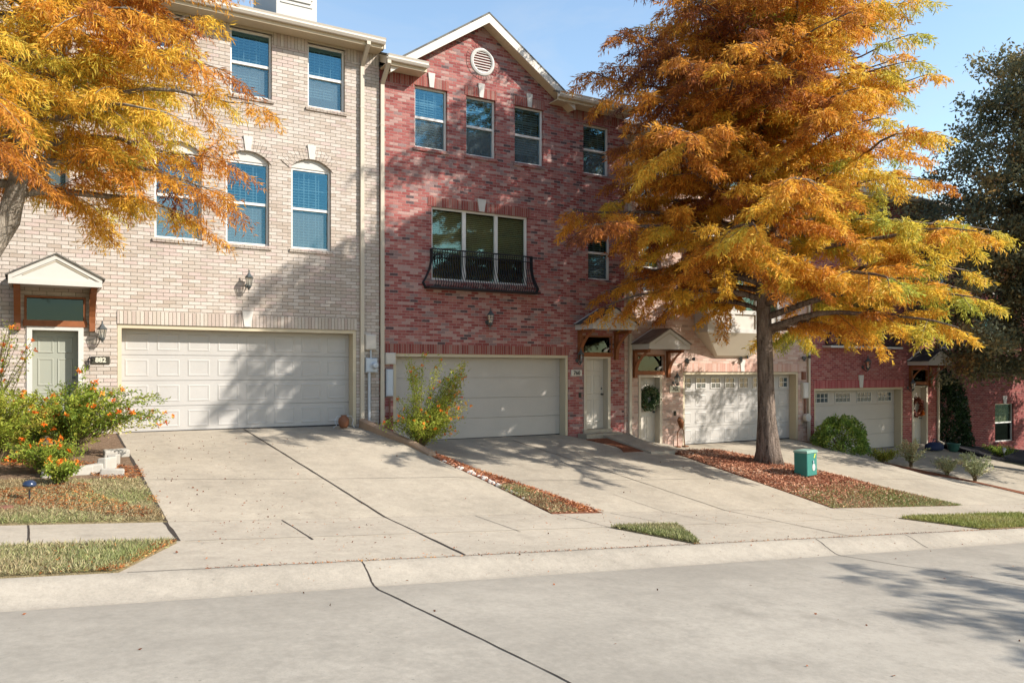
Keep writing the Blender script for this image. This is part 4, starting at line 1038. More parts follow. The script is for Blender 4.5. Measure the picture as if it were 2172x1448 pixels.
# things by the crimson house door
o = thing('tote_bag', 'dark blue bag slumped at the doorstep of the crimson house', 'bag'); zf = g(28.4, 17.3)
b = MB(); b.lathe([(.22, 0), (.27, .08), (.25, .2), (.15, .28), (.05, .30)], (28.35, 17.2, zf), 12); b.v = [((q[0] - 28.35) * 1.7 + 28.35, q[1], q[2]) for q in b.v]; b.build('bag_body', M['bluebin'], o, smooth=True)
b = MB(); b.tube([(28.2, 17.2, zf + .27), (28.28, 17.18, zf + .40), (28.42, 17.18, zf + .40), (28.5, 17.2, zf + .27)], .014, 6); b.build('handle', M['bluebin'], o)
o = thing('flower_pot', 'green glazed pot beside the dark blue bag', 'plant pot'); zf = g(29.0, 16.9)
b = MB(); b.lathe([(.13, 0), (.19, .10), (.21, .24), (.235, .27), (.235, .31), (.2, .31), (.18, .27)], (29.05, 16.9, zf), 18); b.build('pot', M['greenpot'], o, smooth=True)
b = MB(); b.lathe([(.185, .25), (.17, .285), (.05, .295)], (29.05, 16.9, zf), 14); b.build('potting_soil', M['darksoil'], o)

# green utility cabinet
o = thing('utility_pedestal', 'green metal utility cabinet with a white sticker standing in the mulch', 'utility cabinet')
bx, by = 15.62, 12.62; bz = bed_z(bx, by) - .02; ang = math.radians(6)
def place(b):
    mt = Matrix.Translation((bx, by, bz)) @ Matrix.Rotation(ang, 4, 'Z') @ Matrix.Rotation(math.radians(-1.5), 4, 'Y'); b.v = [tuple(mt @ Vector(q)) for q in b.v]; return b
H = .59
b = MB(); b.bbox(-.205, .205, -.17, .17, 0, H - .05, .014); place(b).build('cabinet', M['green'], o)
b = MB(); b.add([(-.22, -.185, H - .05), (.22, -.185, H - .05), (.22, .185, H - .05), (-.22, .185, H - .05), (-.22, -.185, H - .01), (.22, -.185, H - .01), (.22, .185, H - .01), (-.22, .185, H - .01), (-.18, -.14, H + .012), (.18, -.14, H + .012), (.18, .14, H + .012), (-.18, .14, H + .012)],
               [(3, 2, 1, 0)] + [(i, (i + 1) % 4, (i + 1) % 4 + 4, i + 4) for i in range(4)] + [(i + 4, (i + 1) % 4 + 4, (i + 1) % 4 + 8, i + 8) for i in range(4)] + [(8, 9, 10, 11)]); place(b).build('lid', M['green_top'], o)
b = MB(); b.lathe([(.058, -.003), (.058, .0)], (.06, -.174, .20), 20, axis='Y'); b.v = [(q[0], q[1], (q[2] - .2) * 1.45 + .2) for q in b.v]; place(b).build('sticker', M['white'], o)
b = MB(); b.lathe([(.030, -.0045), (.030, -.0035)], (.062, -.174, .205), 16, axis='Y'); b.box(.055, .085, -.1785, -.1775, .15, .19); place(b).build('sticker_mark', M['galv'], o)
b = MB(); V = [(.06, -.1745, .42), (.10, -.1745, .41), (.15, -.1745, .51), (.11, -.1745, .52)]; b.add(V + [(q[0], q[1] + .002, q[2]) for q in V], [(0, 1, 2, 3), (0, 4, 5, 1), (1, 5, 6, 2), (2, 6, 7, 3), (3, 7, 4, 0)]); place(b).build('arrow_decal', M['yellow'], o)
b = MB(); b.box(.02, .05, -.19, -.171, .30, .36); place(b).build('latch', M['galv'], o)

# garden light, disc and edging blocks in the left bed
o = thing('garden_light', 'solar garden light on a thin stake with a dark blue domed cap', 'garden light'); lx, ly = -.09, 11.95; lz = g(lx, ly)
b = MB(); b.tube([(lx, ly, lz - .05), (lx, ly, lz + .16)], [.006, .012], 8); b.build('stake', M['iron'], o)
b = MB(); b.lathe([(.03, .15), (.055, .19), (.058, .205)], (lx, ly, lz), 16); b.build('lens', M['glass_lamp'], o)
b = MB(); b.lathe([(.078, .200), (.082, .215), (.075, .245), (.05, .27), (.015, .28), (.004, .281)], (lx, ly, lz), 20); b.build('cap', M['cap'], o, smooth=True)
o = thing('valve_cover', 'flat dark round cover lying in the dry grass', 'valve cover'); b = MB(); b.lathe([(.10, 0), (.10, .03), (.09, .036), (.01, .036)], (-.35, 11.5, g(-.35, 11.5) + .015), 20); b.build('cover', M['util_brown'], o)
stones = [  # x, y, length, depth, height, turn, label
    (.98, 13.62, .34, .14, .11, -8, 'lone whitewashed block lying on the lawn in front of the edging row'),
    (.52, 13.72, .42, .15, .13, 14, 'long whitewashed block at the front of the flower bed edging'),
    (.68, 13.80, .36, .13, .13, 10, 'whitewashed block behind the long front one in the edging'),
    (.93, 13.98, .40, .15, .22, 62, 'tall whitewashed block at the bend of the flower bed edging'),
    (1.06, 14.45, .40, .15, .17, 78, 'whitewashed block between the bend and the driveway edge'),
    (1.16, 15.25, .40, .16, .12, 12, 'whitewashed block touching the driveway edge, farthest up the bed'),
    (.22, 13.55, .34, .14, .12, 6, 'leftmost visible whitewashed block half hidden by leaves')]
for (x, y, l_, d_, h_, a, lab) in stones:
    rr = random.Random(lab); b = MB(); n = 3
    b.box(-l_ / 2, l_ / 2, -d_ / 2, d_ / 2, -.03, h_)
    me_ = b.build('edging_stone', M['white_stone'], label=lab, category='edging stone', group='whitewashed edging stones of the flower bed')
    me_.location = (x, y, g(x, y) + .01); me_.rotation_euler = (rr.uniform(-.05, .05), rr.uniform(-.06, .06), math.radians(a))
    for q in me_.data.vertices: q.co += Vector((rr.uniform(-.02, .02), rr.uniform(-.015, .015), rr.uniform(-.02, .02)))
    bv = me_.modifiers.new('bevel', 'BEVEL'); bv.width = .022; bv.segments = 2
# small rocks along the mulch strip
def rock_mesh(seed):
    rr = random.Random(seed); b = MB(); n, mrow = 9, 5; pr = []
    for j in range(mrow + 1):
        t = PI * j / mrow
        for i in range(n): 
            q = rr.uniform(.78, 1.1); pr.append((math.sin(t) * math.cos(2 * PI * i / n) * q, math.sin(t) * math.sin(2 * PI * i / n) * q * .75, math.cos(t) * .62 * q))
    b.add(pr, [(j * n + i, (j + 1) * n + i, (j + 1) * n + (i + 1) % n, j * n + (i + 1) % n) for j in range(mrow) for i in range(n)])
    return b
protos = [rock_mesh(i).build('border_rock', M['rock']) for i in range(4)]
rr = random.Random(3); used = set()
for i in range(34):
    t = i / 33; y = 15.0 - 3.3 * t + rr.uniform(-.04, .04); x = stripL(y) + .05 + rr.uniform(-.03, .06); s = rr.uniform(.028, .062) * (1.15 if .3 < t < .75 else .8)
    p_ = protos[i % 4]
    if i < 4: o = p_
    else: o = p_.copy(); COL.objects.link(o)
    o.location = (x, y, g(x, y) + s * .4); o.scale = (s * 1.2, s, s); o.rotation_euler = (rr.uniform(-.3, .3), rr.uniform(-.3, .3), rr.uniform(0, 6))
    o['label'] = 'pale fist sized rock in the row along the left rim of the red mulch strip'; o['category'] = 'rock'; o['group'] = 'pale rocks along the mulch strip'
# small path lights by the far door
for i, (x, y, lab) in enumerate(((30.0, 15.6, 'small path light in the black mulch nearest the tall dark shrub'), (30.9, 15.2, 'small path light at the bend of the far walk'), (33.0, 15.9, 'small white path light farther right in the black mulch'), (34.6, 15.9, 'small white path light nearest the grey green plant'))):
    o = thing('path_light', lab, 'garden light', 'small path lights by the far walk'); z = g(x, y)
    b = MB(); b.tube([(x, y, z), (x, y, z + .34)], .014, 6); b.build('stake', M['iron'], o)
    b = MB(); b.lathe([(.02, .30), (.05, .36), (.05, .42), (.085, .43), (.05, .47), (.01, .49)], (x, y, z), 12); b.build('cap', M['galv'], o)

# ---------------------------------------------------------------- plants
def spread(rng, n, d, s): return d + rng.normal(size=(n, 3)) * s
def cypress(name, label, base, path, rad, z0, z1, nprim, env, seed, hue, step=.30, sstep=.075, nl=11, ll=(.09, .15), lw=.018, el=(.30, .75), dr=(.36, .20), bare=.16, barkm='bark', skip=None, spacing_pow=.9, sec=.28, thin=None, gaps=0.0, extra=()):
    rng = np.random.default_rng(seed); rd = random.Random(seed)
    t = thing(name, label, 'tree')
    path = [Vector(p) for p in path]
    tr = MB(); tr.tube(path, rad, 14)
    # flare the foot of the trunk into buttress ridges
    for i, q in enumerate(tr.v):
        h = q[2] - base[2]
        if h < 1.3:
            a = math.atan2(q[1] - base[1], q[0] - base[0]); f = 1 + .20 * max(0, 1 - h / 1.3) ** 2 * (1 + math.sin(a * 5 + 1)) 
            tr.v[i] = (base[0] + (q[0] - base[0]) * f, base[1] + (q[1] - base[1]) * f, q[2])
        tr.v[i] = tuple(Vector(tr.v[i]) + Vector((rd.uniform(-.012, .012), rd.uniform(-.012, .012), 0)))
    tr.build('trunk', M[barkm], t, smooth=True)
    zp = [p.z for p in path]
    def on_trunk(z):
        for a, b, ra, rb in zip(path, path[1:], rad, rad[1:]):
            if a.z <= z <= b.z:
                q = (z - a.z) / (b.z - a.z); return a.lerp(b, q), ra + (rb - ra) * q
        return path[-1], rad[-1]
    br = MB(); L = Leaves()
    SP = []; SA = []; SH = []
    for i in range(nprim + len(extra)):
        fr = ((i + .5) / nprim); zb = z0 + (z1 - z0) * fr ** spacing_pow; az = i * 2.39996 + rd.uniform(-.35, .35)
        if i >= nprim: zb, az = extra[i - nprim]; fr = (zb - z0) / (z1 - z0)
        elif skip and skip(zb, az): continue
        o, tr_ = on_trunk(zb); R = env(zb, az) * rd.uniform(.80, 1.06)
        if R < .3: continue
        e0 = el[0] + (el[1] - el[0]) * fr + rd.uniform(-.07, .07); d0 = dr[0] + (dr[1] - dr[0]) * fr
        n = 9; wob = rd.uniform(-.5, .5); pts = []
        for j in range(n + 1):
            s = j / n; aa = az + wob * s * .45 + .06 * math.sin(s * 9 + i); r = R * s
            pts.append(o + Vector((math.cos(aa) * r, math.sin(aa) * r, R * (e0 * s - d0 * s * s) + .03 * math.sin(s * 11 + i * 2))))
        r0 = min(tr_ * .5, .022 + .015 * R)
        br.tube(pts, [r0 * (1 - .86 * j / n) for j in range(n + 1)], 6)
        m_ = max(3, int(R * (1 - bare) / step))
        for k in range(m_ + 1):
            if k < m_ and rd.random() < gaps: continue
            s = bare + (1 - bare) * (k + rd.uniform(.1, .7)) / (m_ + 1)
            a = min(n - 1, int(s * n)); q = s * n - a; p = pts[a].lerp(pts[a + 1], q); tg = (pts[a + 1] - pts[a]).normalized()
            sd = Vector((0, 0, 1)).cross(tg).normalized() * (1 if k % 2 else -1)
            ang = rd.uniform(.55, 1.25); dirv = (tg * math.cos(ang) + sd * math.sin(ang) + Vector((0, 0, rd.uniform(-.55, .60)))).normalized()
            ln = (sec * R * (1 - s) ** .8 + .38) * rd.uniform(.6, 1.15)
            if k == m_: dirv = tg; ln = .5
            ns = max(3, int(ln / .16)); sp = []
            for j in range(ns + 1):
                u = j / ns; sp.append(p + dirv * (ln * u) + Vector((0, 0, -.30 * ln * u * u)))
            br.tube(sp, [max(.003, .010 * (1 - .75 * j / ns)) for j in range(ns + 1)], 4, cap=False)
            h0 = hue(p) + rd.gauss(0, .13)
            cnt = max(3, int(ln / sstep * (thin(p) if thin else 1)))
            for j in range(cnt):
                u = (j + rd.random()) / cnt; a2 = min(ns - 1, int(u * ns)); pp = sp[a2].lerp(sp[a2 + 1], u * ns - a2)
                for sg in (-1, 1):
                    sd2 = Vector((0, 0, 1)).cross(dirv).normalized() * sg
                    SP.append(pp); SA.append((dirv * rd.uniform(.2, .7) + sd2 * rd.uniform(.2, .8) + Vector((0, 0, -rd.uniform(.2, 1.0)))).normalized()); SH.append(h0 + rd.gauss(0, .05))
    br.build('branches', M[barkm], t, smooth=True)
    P = np.array(SP); A = np.array(SA); Hh = np.array(SH); N = len(P)
    for j in range(nl):
        u = (j + .6) / nl; sl = .24 + .10 * rng.random((N, 1))
        pos = P + A * sl * u + rng.normal(size=(N, 3)) * .012
        sd = np.cross(A, rng.normal(size=(N, 3))); sd /= np.linalg.norm(sd, axis=1, keepdims=True)
        d = A * .75 + sd * .75 + np.array([0, 0, -.22])
        L.add(pos, d, ll[0] + (ll[1] - ll[0]) * rng.random(N), np.full(N, lw), Hh + rng.normal(size=N) * .05)
    L.build('crown', M['cypress'], t, rng, .12)
    print(name, 'sprays', N, 'leaves', N * nl)
    return t

# main tree in the mulch bed
TB = Vector((15.8, 13.9, bed_z(15.8, 13.9) - .05))
def env_main(z, az):
    base = np.interp(z, [2.4, 3.4, 5.0, 5.8, 6.6, 8.3, 9.8, 11.2, 12.6, 13.6], [5.1, 5.6, 5.4, 4.8, 4.3, 4.1, 3.9, 3.4, 2.2, .8])
    # the view runs along (.512,.859): squeeze a little towards the house front
    toward = math.sin(az); base *= 1 - .34 * max(0, toward)
    base *= 1 + .38 * max(0, math.cos(az - 3.73)) ** 4 * float(np.interp(z, [3, 4.5, 9, 11], [0, 1, 1, 0]))  # crown stretched this way so its shadow reaches the first garage
    right = math.cos(az) * .859 - math.sin(az) * .512
    return float(base) * (1 - .13 * max(0, right) if right > 0 else 1.0)
def hue_main(p):
    r = (p.x - TB.x) * .859 - (p.y - TB.y) * .512
    return .57 + .036 * r - (.045 * (p.z - 6) if p.z > 6 and r < 1 else .018 * (p.z - 6)) - .10 * (r < -2.5) + (.16 if r > .5 and p.z > 6.5 else 0) * (.5 + .5 * math.sin(p.z * 1.1 + r)) + .10 * math.sin(p.x * 1.3 + p.z * .9) + .08 * math.sin(p.y * 2.1 - p.z * 1.7)
cypress('cypress_tree', 'tall golden orange cypress standing in the mulch bed beside the green cabinet', TB,
        [TB, TB + Vector((-.01, 0, .35)), TB + Vector((-.04, .02, 1.2)), TB + Vector((-.07, .03, 2.3)), TB + Vector((-.10, .04, 3.4)), TB + Vector((-.17, .05, 5)), TB + Vector((-.25, .1, 7)), TB + Vector((-.05, .1, 9)), TB + Vector((.15, 0, 11.0)), TB + Vector((.1, 0, 13.8))],
        [.285, .255, .225, .20, .185, .16, .13, .095, .06, .012], 2.75, 13.0, 118, env_main, 11, hue_main, step=.25, sstep=.050, nl=14, ll=(.09, .16), lw=.024, sec=.30, dr=(.33, .20), gaps=.24, bare=.19,
        extra=[(6.3 + .16 * q, 3.38 + .72 * ((q * .618) % 1)) for q in range(17)] + [(4.2, 2.3), (4.9, 3.05), (5.3, 2.6), (5.9, 2.9)] + [(3.0, -.2), (3.35, -1.25), (3.9, -.55), (4.25, .25), (4.9, -1.0), (5.2, -.3)],  # the first run of branches is added to shade the cream house garage
        thin=lambda p: float(np.interp(p.z, [6.5, 8.5, 11], [1, .8, .6])) * (1.0 if (p.x - TB.x) * .859 - (p.y - TB.y) * .512 > -1 else .85),
        skip=lambda z, az: (z < 4.3 and (math.cos(az) * .859 - math.sin(az) * .512) > .15 and int(z * 37) % 5 < 2) or (z < 3.9 and (math.cos(az) * .859 - math.sin(az) * .512) < (.15 if z > 3.3 else .45)) and not (z > 3.5 and (math.cos(az) * .859 - math.sin(az) * .512) < -.6))
# left tree, stem just outside the picture
LB = Vector((-1.75, 12.5, g(-1.75, 12.5) - .05))
def env_left(z, az): return float(np.interp(z, [3.8, 4.6, 5.6, 7.0, 9, 10.5, 11.5], [2.4, 2.85, 2.9, 2.6, 2.2, 1.4, .4]))
def hue_left(p): return .56 + .10 * math.sin(p.x * 1.9 + p.z * 1.3) + .10 * math.sin(p.y * 1.7 - p.z * 2.2) + .02 * (p.z - 6)
cypress('cypress_tree', 'orange and yellow cypress at the left edge leaning over the cream house front', LB,
        [LB, LB + Vector((.10, 0, .5)), LB + Vector((.45, 0, 1.6)), LB + Vector((.95, .02, 2.7)), LB + Vector((1.42, .05, 3.6)), LB + Vector((1.58, .1, 4.4)), LB + Vector((1.60, .1, 6)), LB + Vector((1.65, .1, 9)), LB + Vector((1.6, .1, 11.2))],
        [.26, .22, .18, .16, .14, .11, .08, .05, .01], 4.3, 10.8, 92, env_left, 23, hue_left, step=.19, sstep=.048, nl=14, ll=(.08, .13), lw=.015, el=(.22, .7), dr=(.30, .15), barkm='bark_pale', sec=.32, gaps=.22)
# tree over the road, outside the picture, that shades the street
SB = Vector((15.8, -2.7, g(15.8, -2.7) - .05))
cypress('cypress_tree', 'younger cypress on the far verge across the street, shading the roadway', SB,
        [SB, SB + Vector((0, 0, .5)), SB + Vector((.03, 0, 2)), SB + Vector((0, 0, 4)), SB + Vector((0, 0, 6)), SB + Vector((0, 0, 8))], [.2, .17, .14, .10, .06, .01], SB.z + 2.0, SB.z + 7.4, 29,
        lambda z, az: float(np.interp(z - SB.z, [2, 4, 6, 8], [5.0, 4.4, 2.8, .5])), 31, hue_left, step=.22, sstep=.07, nl=10, lw=.030, sec=.02, el=(.25, .5), dr=(.15, .1))

def broadleaf(name, label, base, h, env, z0, nprim, seed, m, leaf=.11, dens=26, hue0=.45, barkm='bark', rt=.26):
    rng = np.random.default_rng(seed); rd = random.Random(seed); t = thing(name, label, 'tree')
    tr = MB(); n = 10; path = [Vector(base) + Vector((.12 * math.sin(i), .1 * math.cos(i * 1.3), h * i / n)) for i in range(n + 1)]
    tr.tube(path, [rt * (1 - .9 * i / n) + .01 for i in range(n + 1)], 10); tr.build('trunk', M[barkm], t, smooth=True)
    br = MB(); L = Leaves()
    for i in range(nprim):
        fr = (i + .5) / nprim; zb = z0 + (h - z0) * .95 * fr; az = i * 2.4 + rd.uniform(-.4, .4); R = env(zb, az) * rd.uniform(.75, 1.08)
        o = path[min(n, int(zb / h * n))]; o = Vector((o.x, o.y, base[2] + zb)); pts = []
        for j in range(8):
            s = j / 7; a = az + .25 * math.sin(s * 4 + i); pts.append(o + Vector((math.cos(a) * R * s, math.sin(a) * R * s, R * (.55 * s - .35 * s * s))))
        br.tube(pts, [.05 * (1 - .85 * j / 7) for j in range(8)], 5)
        for k in range(int(R / .22)):
            s = .2 + .8 * rd.random(); q = pts[min(6, int(s * 7))].lerp(pts[min(7, int(s * 7) + 1)], s * 7 - int(s * 7))
            dv = Vector((rd.gauss(0, 1), rd.gauss(0, 1), rd.gauss(.25, .7))).normalized(); ln = rd.uniform(.3, .9)
            br.tube([q, q + dv * ln * .5, q + dv * ln - Vector((0, 0, .1))], [.012, .008, .004], 4, cap=False)
            hh = hue0 + rd.gauss(0, .2)
            for e in range(3):
                c = q + dv * ln * (.4 + .3 * e); cnt = int(dens * rd.uniform(.5, 1.3))
                p = np.array(c) + rng.normal(size=(cnt, 3)) * np.array([.20, .20, .15])
                L.add(p, rng.normal(size=(cnt, 3)) + np.array([0, 0, -.4]), leaf * (.6 + .7 * rng.random(cnt)), leaf * (.4 + .25 * rng.random(cnt)), hh + rng.normal(size=cnt) * .12)
    br.build('branches', M[barkm], t, smooth=True); L.build('crown', M[m], t, rng, .1)
    return t
OB = (29.6, 13.2, g(29.6, 13.2) - .05)
broadleaf('oak_tree', 'dark dull leaved oak filling the right edge behind the golden cypress', OB, 15.2,
          lambda z, az: float(np.interp(z, [2.5, 4, 7, 10, 13, 15], [4.6, 5.2, 5.2, 4.4, 3.0, 1.0])), 2.6, 100, 41, 'oak', .145, 36)

OB2 = (41.0, 12.6, g(41, 12.6) - .05)  # oak outside the picture, added to keep the set back house in shade
broadleaf('oak_tree', 'unseen oak added farther down the row to shade the set back red house', OB2, 14.0,
          lambda z, az: float(np.interp(z, [2.5, 4, 7, 10, 13, 15], [4.2, 5.4, 5.4, 4.4, 3.0, 1.0])), 3.0, 70, 43, 'oak', .22, 22)

def shrub(name, label, cat, c, stems, leafm, seed, leaf=(.05, .02), per=.02, hue=(.5, .15), flowers=0, flower_size=.05, group=None, stem_r=.006, leafstart=.25, bushy=0.0):
    """stems: list of point lists (relative to c); leaves along each stem, flowers near the tips"""
    rng = np.random.default_rng(seed); rd = random.Random(seed); t = thing(name, label, cat, group)
    c = Vector(c); st = MB(); L = Leaves(); Fl = Leaves(); nf = 0
    for sp in stems:
        pts = [c + Vector(p) for p in sp]; n = len(pts)
        st.tube(pts, [stem_r * (1 - .7 * i / (n - 1)) for i in range(n)], 5, cap=False)
        ln = sum((b - a).length for a, b in zip(pts, pts[1:])); cnt = int(ln / per); h0 = rd.gauss(*hue)
        u = leafstart + (1 - leafstart) * rng.random(cnt); idx = np.minimum((u * (n - 1)).astype(int), n - 2); f = (u * (n - 1) - idx)[:, None]
        PA = np.array([tuple(p) for p in pts]); pos = PA[idx] * (1 - f) + PA[idx + 1] * f + rng.normal(size=(cnt, 3)) * bushy
        tg = PA[idx + 1] - PA[idx]; tg /= np.maximum(1e-6, np.linalg.norm(tg, axis=1, keepdims=True))
        L.add(pos, tg * .5 + rng.normal(size=(cnt, 3)) * .7, leaf[0] * (.6 + .7 * rng.random(cnt)), leaf[1] * (.7 + .5 * rng.random(cnt)), h0 + rng.normal(size=cnt) * .12)
        if flowers and rd.random() < flowers:
            for e in range(rd.randint(1, 2)):
                q = np.array(tuple(pts[-1 - (e > 0)])) + rng.normal(size=3) * .03; k_ = 16
                Fl = Leaves(); Fl.add(np.tile(q, (k_, 1)) + rng.normal(size=(k_, 3)) * flower_size * .18, rng.normal(size=(k_, 3)) + np.array([0, -.2, .3]), flower_size * (.5 + .5 * rng.random(k_)), np.full(k_, flower_size * .42), rd.random() * .7 + rng.random(k_) * .3); Fl.build('flower', M['flower'], t, rng, .1)
    st.build('stems', M['stem'], t); L.build('leaves', M[leafm], t, rng, .1)
    return t
def arch(rd, r, h, n=7, az=None, droop=.5, lean=(0, 0)):
    az = rd.uniform(0, 2 * PI) if az is None else az; R = r * rd.uniform(.3, 1.1); Hh = h * rd.uniform(.55, 1.1); out = []
    w1, w2 = rd.uniform(-.06, .06), rd.uniform(0, 6)
    for i in range(n):
        s = i / (n - 1); out.append((math.cos(az) * R * s ** 1.2 + lean[0] * s + w1 * math.sin(5 * s + w2), math.sin(az) * R * s ** 1.2 + lean[1] * s + w1 * math.cos(4 * s + w2), Hh * (s * (1 + droop) - droop * s * s * (1 + .4 * R / max(r, .01)))))
    return out
rd = random.Random(77)
bz_ = lambda x, y: g(x, y) + .01
shrub('flowering_shrub', 'large arching orange flowered shrub leaning over the driveway from the left bed', 'shrub', (.45, 15.2, bz_(.45, 15.2)),
      [arch(rd, .95, 1.25) for _ in range(95)] + [arch(rd, .5, 1.2, lean=(1.0 + .25 * rd.random(), -.25), droop=.75) for _ in range(16)] + [arch(rd, .3, 1.55, lean=(.35, .2)) for _ in range(10)], 'foliage', 1, (.065, .024), .012, (.50, .16), .36, .06, bushy=.03)
shrub('flowering_shrub', 'bright lime green feathery shrub with orange flowers at the left edge', 'shrub', (-.55, 14.5, bz_(-.55, 14.5)),
      [arch(rd, .75, 1.2) for _ in range(110)], 'foliage', 2, (.07, .016), .009, (.70, .10), .13, .065, bushy=.03)
shrub('flowering_shrub', 'low green clump with orange and white flowers spilling over the edging stones', 'shrub', (.10, 13.75, bz_(.1, 13.75)),
      [arch(rd, .55, .52) for _ in range(90)], 'foliage', 3, (.05, .018), .010, (.52, .16), .22, .055, bushy=.025)
shrub('flowering_shrub', 'small round leafy clump on the lawn beside the garden light', 'shrub', (.28, 12.95, bz_(.28, 12.95)),
      [arch(rd, .28, .34) for _ in range(60)], 'foliage', 4, (.05, .022), .010, (.5, .12), .15, .05, bushy=.02)
shrub('tall_shrub', 'tall half bare shrub with dried brown pods standing before the sage green door', 'shrub', (-.75, 15.9, bz_(-.75, 15.9)),
      [arch(rd, .75, 2.1, droop=.25) for _ in range(20)] + [arch(rd, .35, 2.4, lean=(.5, -.1), droop=.15) for _ in range(6)], 'foliage', 5, (.055, .022), .035, (.68, .16), .5, .05, stem_r=.010, leafstart=.35, bushy=.04)
shrub('flowering_shrub', 'dense dark green clump between the lime shrub and the arching orange one', 'shrub', (-.12, 14.9, bz_(-.12, 14.9)),
      [arch(rd, .55, .85) for _ in range(70)], 'foliage', 6, (.06, .024), .013, (.25, .14), .35, .06, bushy=.03)
shrub('tall_flowering_shrub', 'tall straggly yellow green shrub with orange flowers against the flush garage door', 'shrub', (7.15, 15.9, bz_(7.15, 15.9)),
      [arch(rd, .45, 2.0, droop=.25) for _ in range(16)] + [arch(rd, .3, 1.9, lean=(.85, -.15), droop=.3) for _ in range(18)] + [arch(rd, .8, .9, droop=.6) for _ in range(60)] + [arch(rd, .5, 1.2, lean=(.6, -.2), droop=.5) for _ in range(16)], 'foliage', 7, (.06, .022), .010, (.66, .18), .5, .05, stem_r=.007, bushy=.055)
def dome(name, label, c, r, h, n, seed, m, leaf, hue, cut=None):
    """clipped bush: leaves gathered in a thick shell over twiggy stems"""
    rng = np.random.default_rng(seed); t = thing(name, label, 'shrub'); rd2 = random.Random(seed)
    a = rng.random(n) * 2 * PI; cz = rng.random(n); s = .72 + .32 * rng.random(n) ** .6
    rr_ = np.sqrt(1 - (cz * .98) ** 2.4)
    lump = 1 + .07 * np.sin(a * 5 + cz * 7) + .05 * np.sin(a * 11 - cz * 13)
    p = np.stack([np.cos(a) * rr_ * r[0] * s * lump, np.sin(a) * rr_ * r[1] * s * lump, cz * h * (s * .25 + .75) * lump], 1)
    if cut is not None: p = p[cut(p)]
    k_ = len(p); d = p / np.array([r[0], r[1], h]) + rng.normal(size=(k_, 3)) * .6
    L = Leaves(); L.add(p + np.array(c), d, leaf[0] * (.7 + .6 * rng.random(k_)), leaf[1] * (.7 + .6 * rng.random(k_)), hue + .16 * np.sin(p[:, 0] * 9 + p[:, 2] * 7) + rng.normal(size=k_) * .18 )
    L.build('leaves', M[m], t, rng, .08)
    st = MB()
    for i in range(26):
        az = rd2.uniform(0, 2 * PI); q = rd2.uniform(.3, .8); hh = rd2.uniform(.4, .85)
        st.tube([c, Vector(c) + Vector((math.cos(az) * r[0] * q * .4, math.sin(az) * r[1] * q * .4, h * hh * .5)), Vector(c) + Vector((math.cos(az) * r[0] * q, math.sin(az) * r[1] * q, h * hh))], [.016, .010, .005], 5, cap=False)
    st.build('stems', M['stem'], t)
    return t
dome('round_shrub', 'rounded green clipped bush in front of the crimson house garage', (22.35, 16.7, g(22.35, 16.7)), (.88, .75), 1.12, 9000, 12, 'foliage_box', (.075, .04), .50)
dome('tall_shrub', 'tall dark evergreen bush shaped like a half dome beside the far door', (31.2, 18.9, g(31.2, 18.9)), (1.75, 1.0), 3.0, 17000, 13, 'foliage_dark', (.11, .06), .45)
small = [((23.35, 15.9), .45, .5, 'foliage', (.80, .08), .0, 'yellow green low plant nearest the round bush'),
         ((23.95, 15.3), .50, .85, 'foliage_grey', (.5, .2), .0, 'pale feathery plant with pinkish tips in the strip between driveways'),
         ((23.92, 14.1), .42, .55, 'foliage_grey', (.4, .2), .0, 'small spreading pale plant midway down the strip between driveways'),
         ((23.98, 13.3), .48, .85, 'foliage_grey', (.25, .2), .0, 'taller twiggy green plant lowest in the strip between driveways'),
         ((33.6, 15.3), .60, .55, 'foliage_grey', (.1, .08), .0, 'silvery grey green plant at the right edge'),
         ((31.6, 16.6), .6, .5, 'foliage', (.3, .1), .0, 'low leafy plant in the black mulch beside the dark bush')]
for i, ((x, y), r, h, m, hu, fl_, lab) in enumerate(small):
    shrub('low_plant', lab, 'plant', (x, y, g(x, y) + .01), [arch(rd, r, h, droop=.35) for _ in range(34)], m, 50 + i, (.085, .028), .016, hu, fl_, .05, 'low plants along the far driveways', bushy=.02)

# ---------------------------------------------------------------- grass, chips and fallen leaves
def scatter(name, m, n, area, zf, seed, l, w, hue, up, lay=0.0, bend=.1):
    rng = np.random.default_rng(seed); P = []
    while len(P) < n:
        x, y = area(rng)
        if x is None: continue
        P.append((x, y, zf(x, y)))
    P = np.array(P); k_ = len(P); d = rng.normal(size=(k_, 3)) * np.array([1, 1, .35 if not lay else lay]) + np.array([0, 0, up])
    hh = hue[0] + hue[1] * np.sin(P[:, 0] * 2.3 + 1.3 * np.sin(P[:, 1] * 1.9)) + hue[1] * np.sin(P[:, 1] * 3.7 + P[:, 0]) + rng.normal(size=k_) * hue[2]
    L = Leaves(); L.add(P, d, l[0] + (l[1] - l[0]) * rng.random(k_), w * (.6 + .8 * rng.random(k_)), hh)
    return L.build(name, M[m], None, rng, bend, kind='stuff')
def rect(x0, x1, y0, y1, ok=None):
    def f(rng):
        x, y = x0 + (x1 - x0) * rng.random(), y0 + (y1 - y0) * rng.random()
        return (x, y) if ok is None or ok(x, y) else (None, None)
    return f
G = lambda x, y: g(x, y) + .012
scatter('grass', 'grass_dry', 26000, rect(-1.6, 1.33, 8.03, 9.37, lambda x, y: x < .60 + (y - 8) * .51), G, 1, (.025, .095), .008, (.55, .16, .16), 1.0)
scatter('grass', 'grass_dry', 26000, rect(-1.6, 1.36, 10.73, 13.3, lambda x, y: random.random() < (1.0 if y < 11.5 else .5)), G, 2, (.02, .085), .008, (.42, .18, .18), .8)
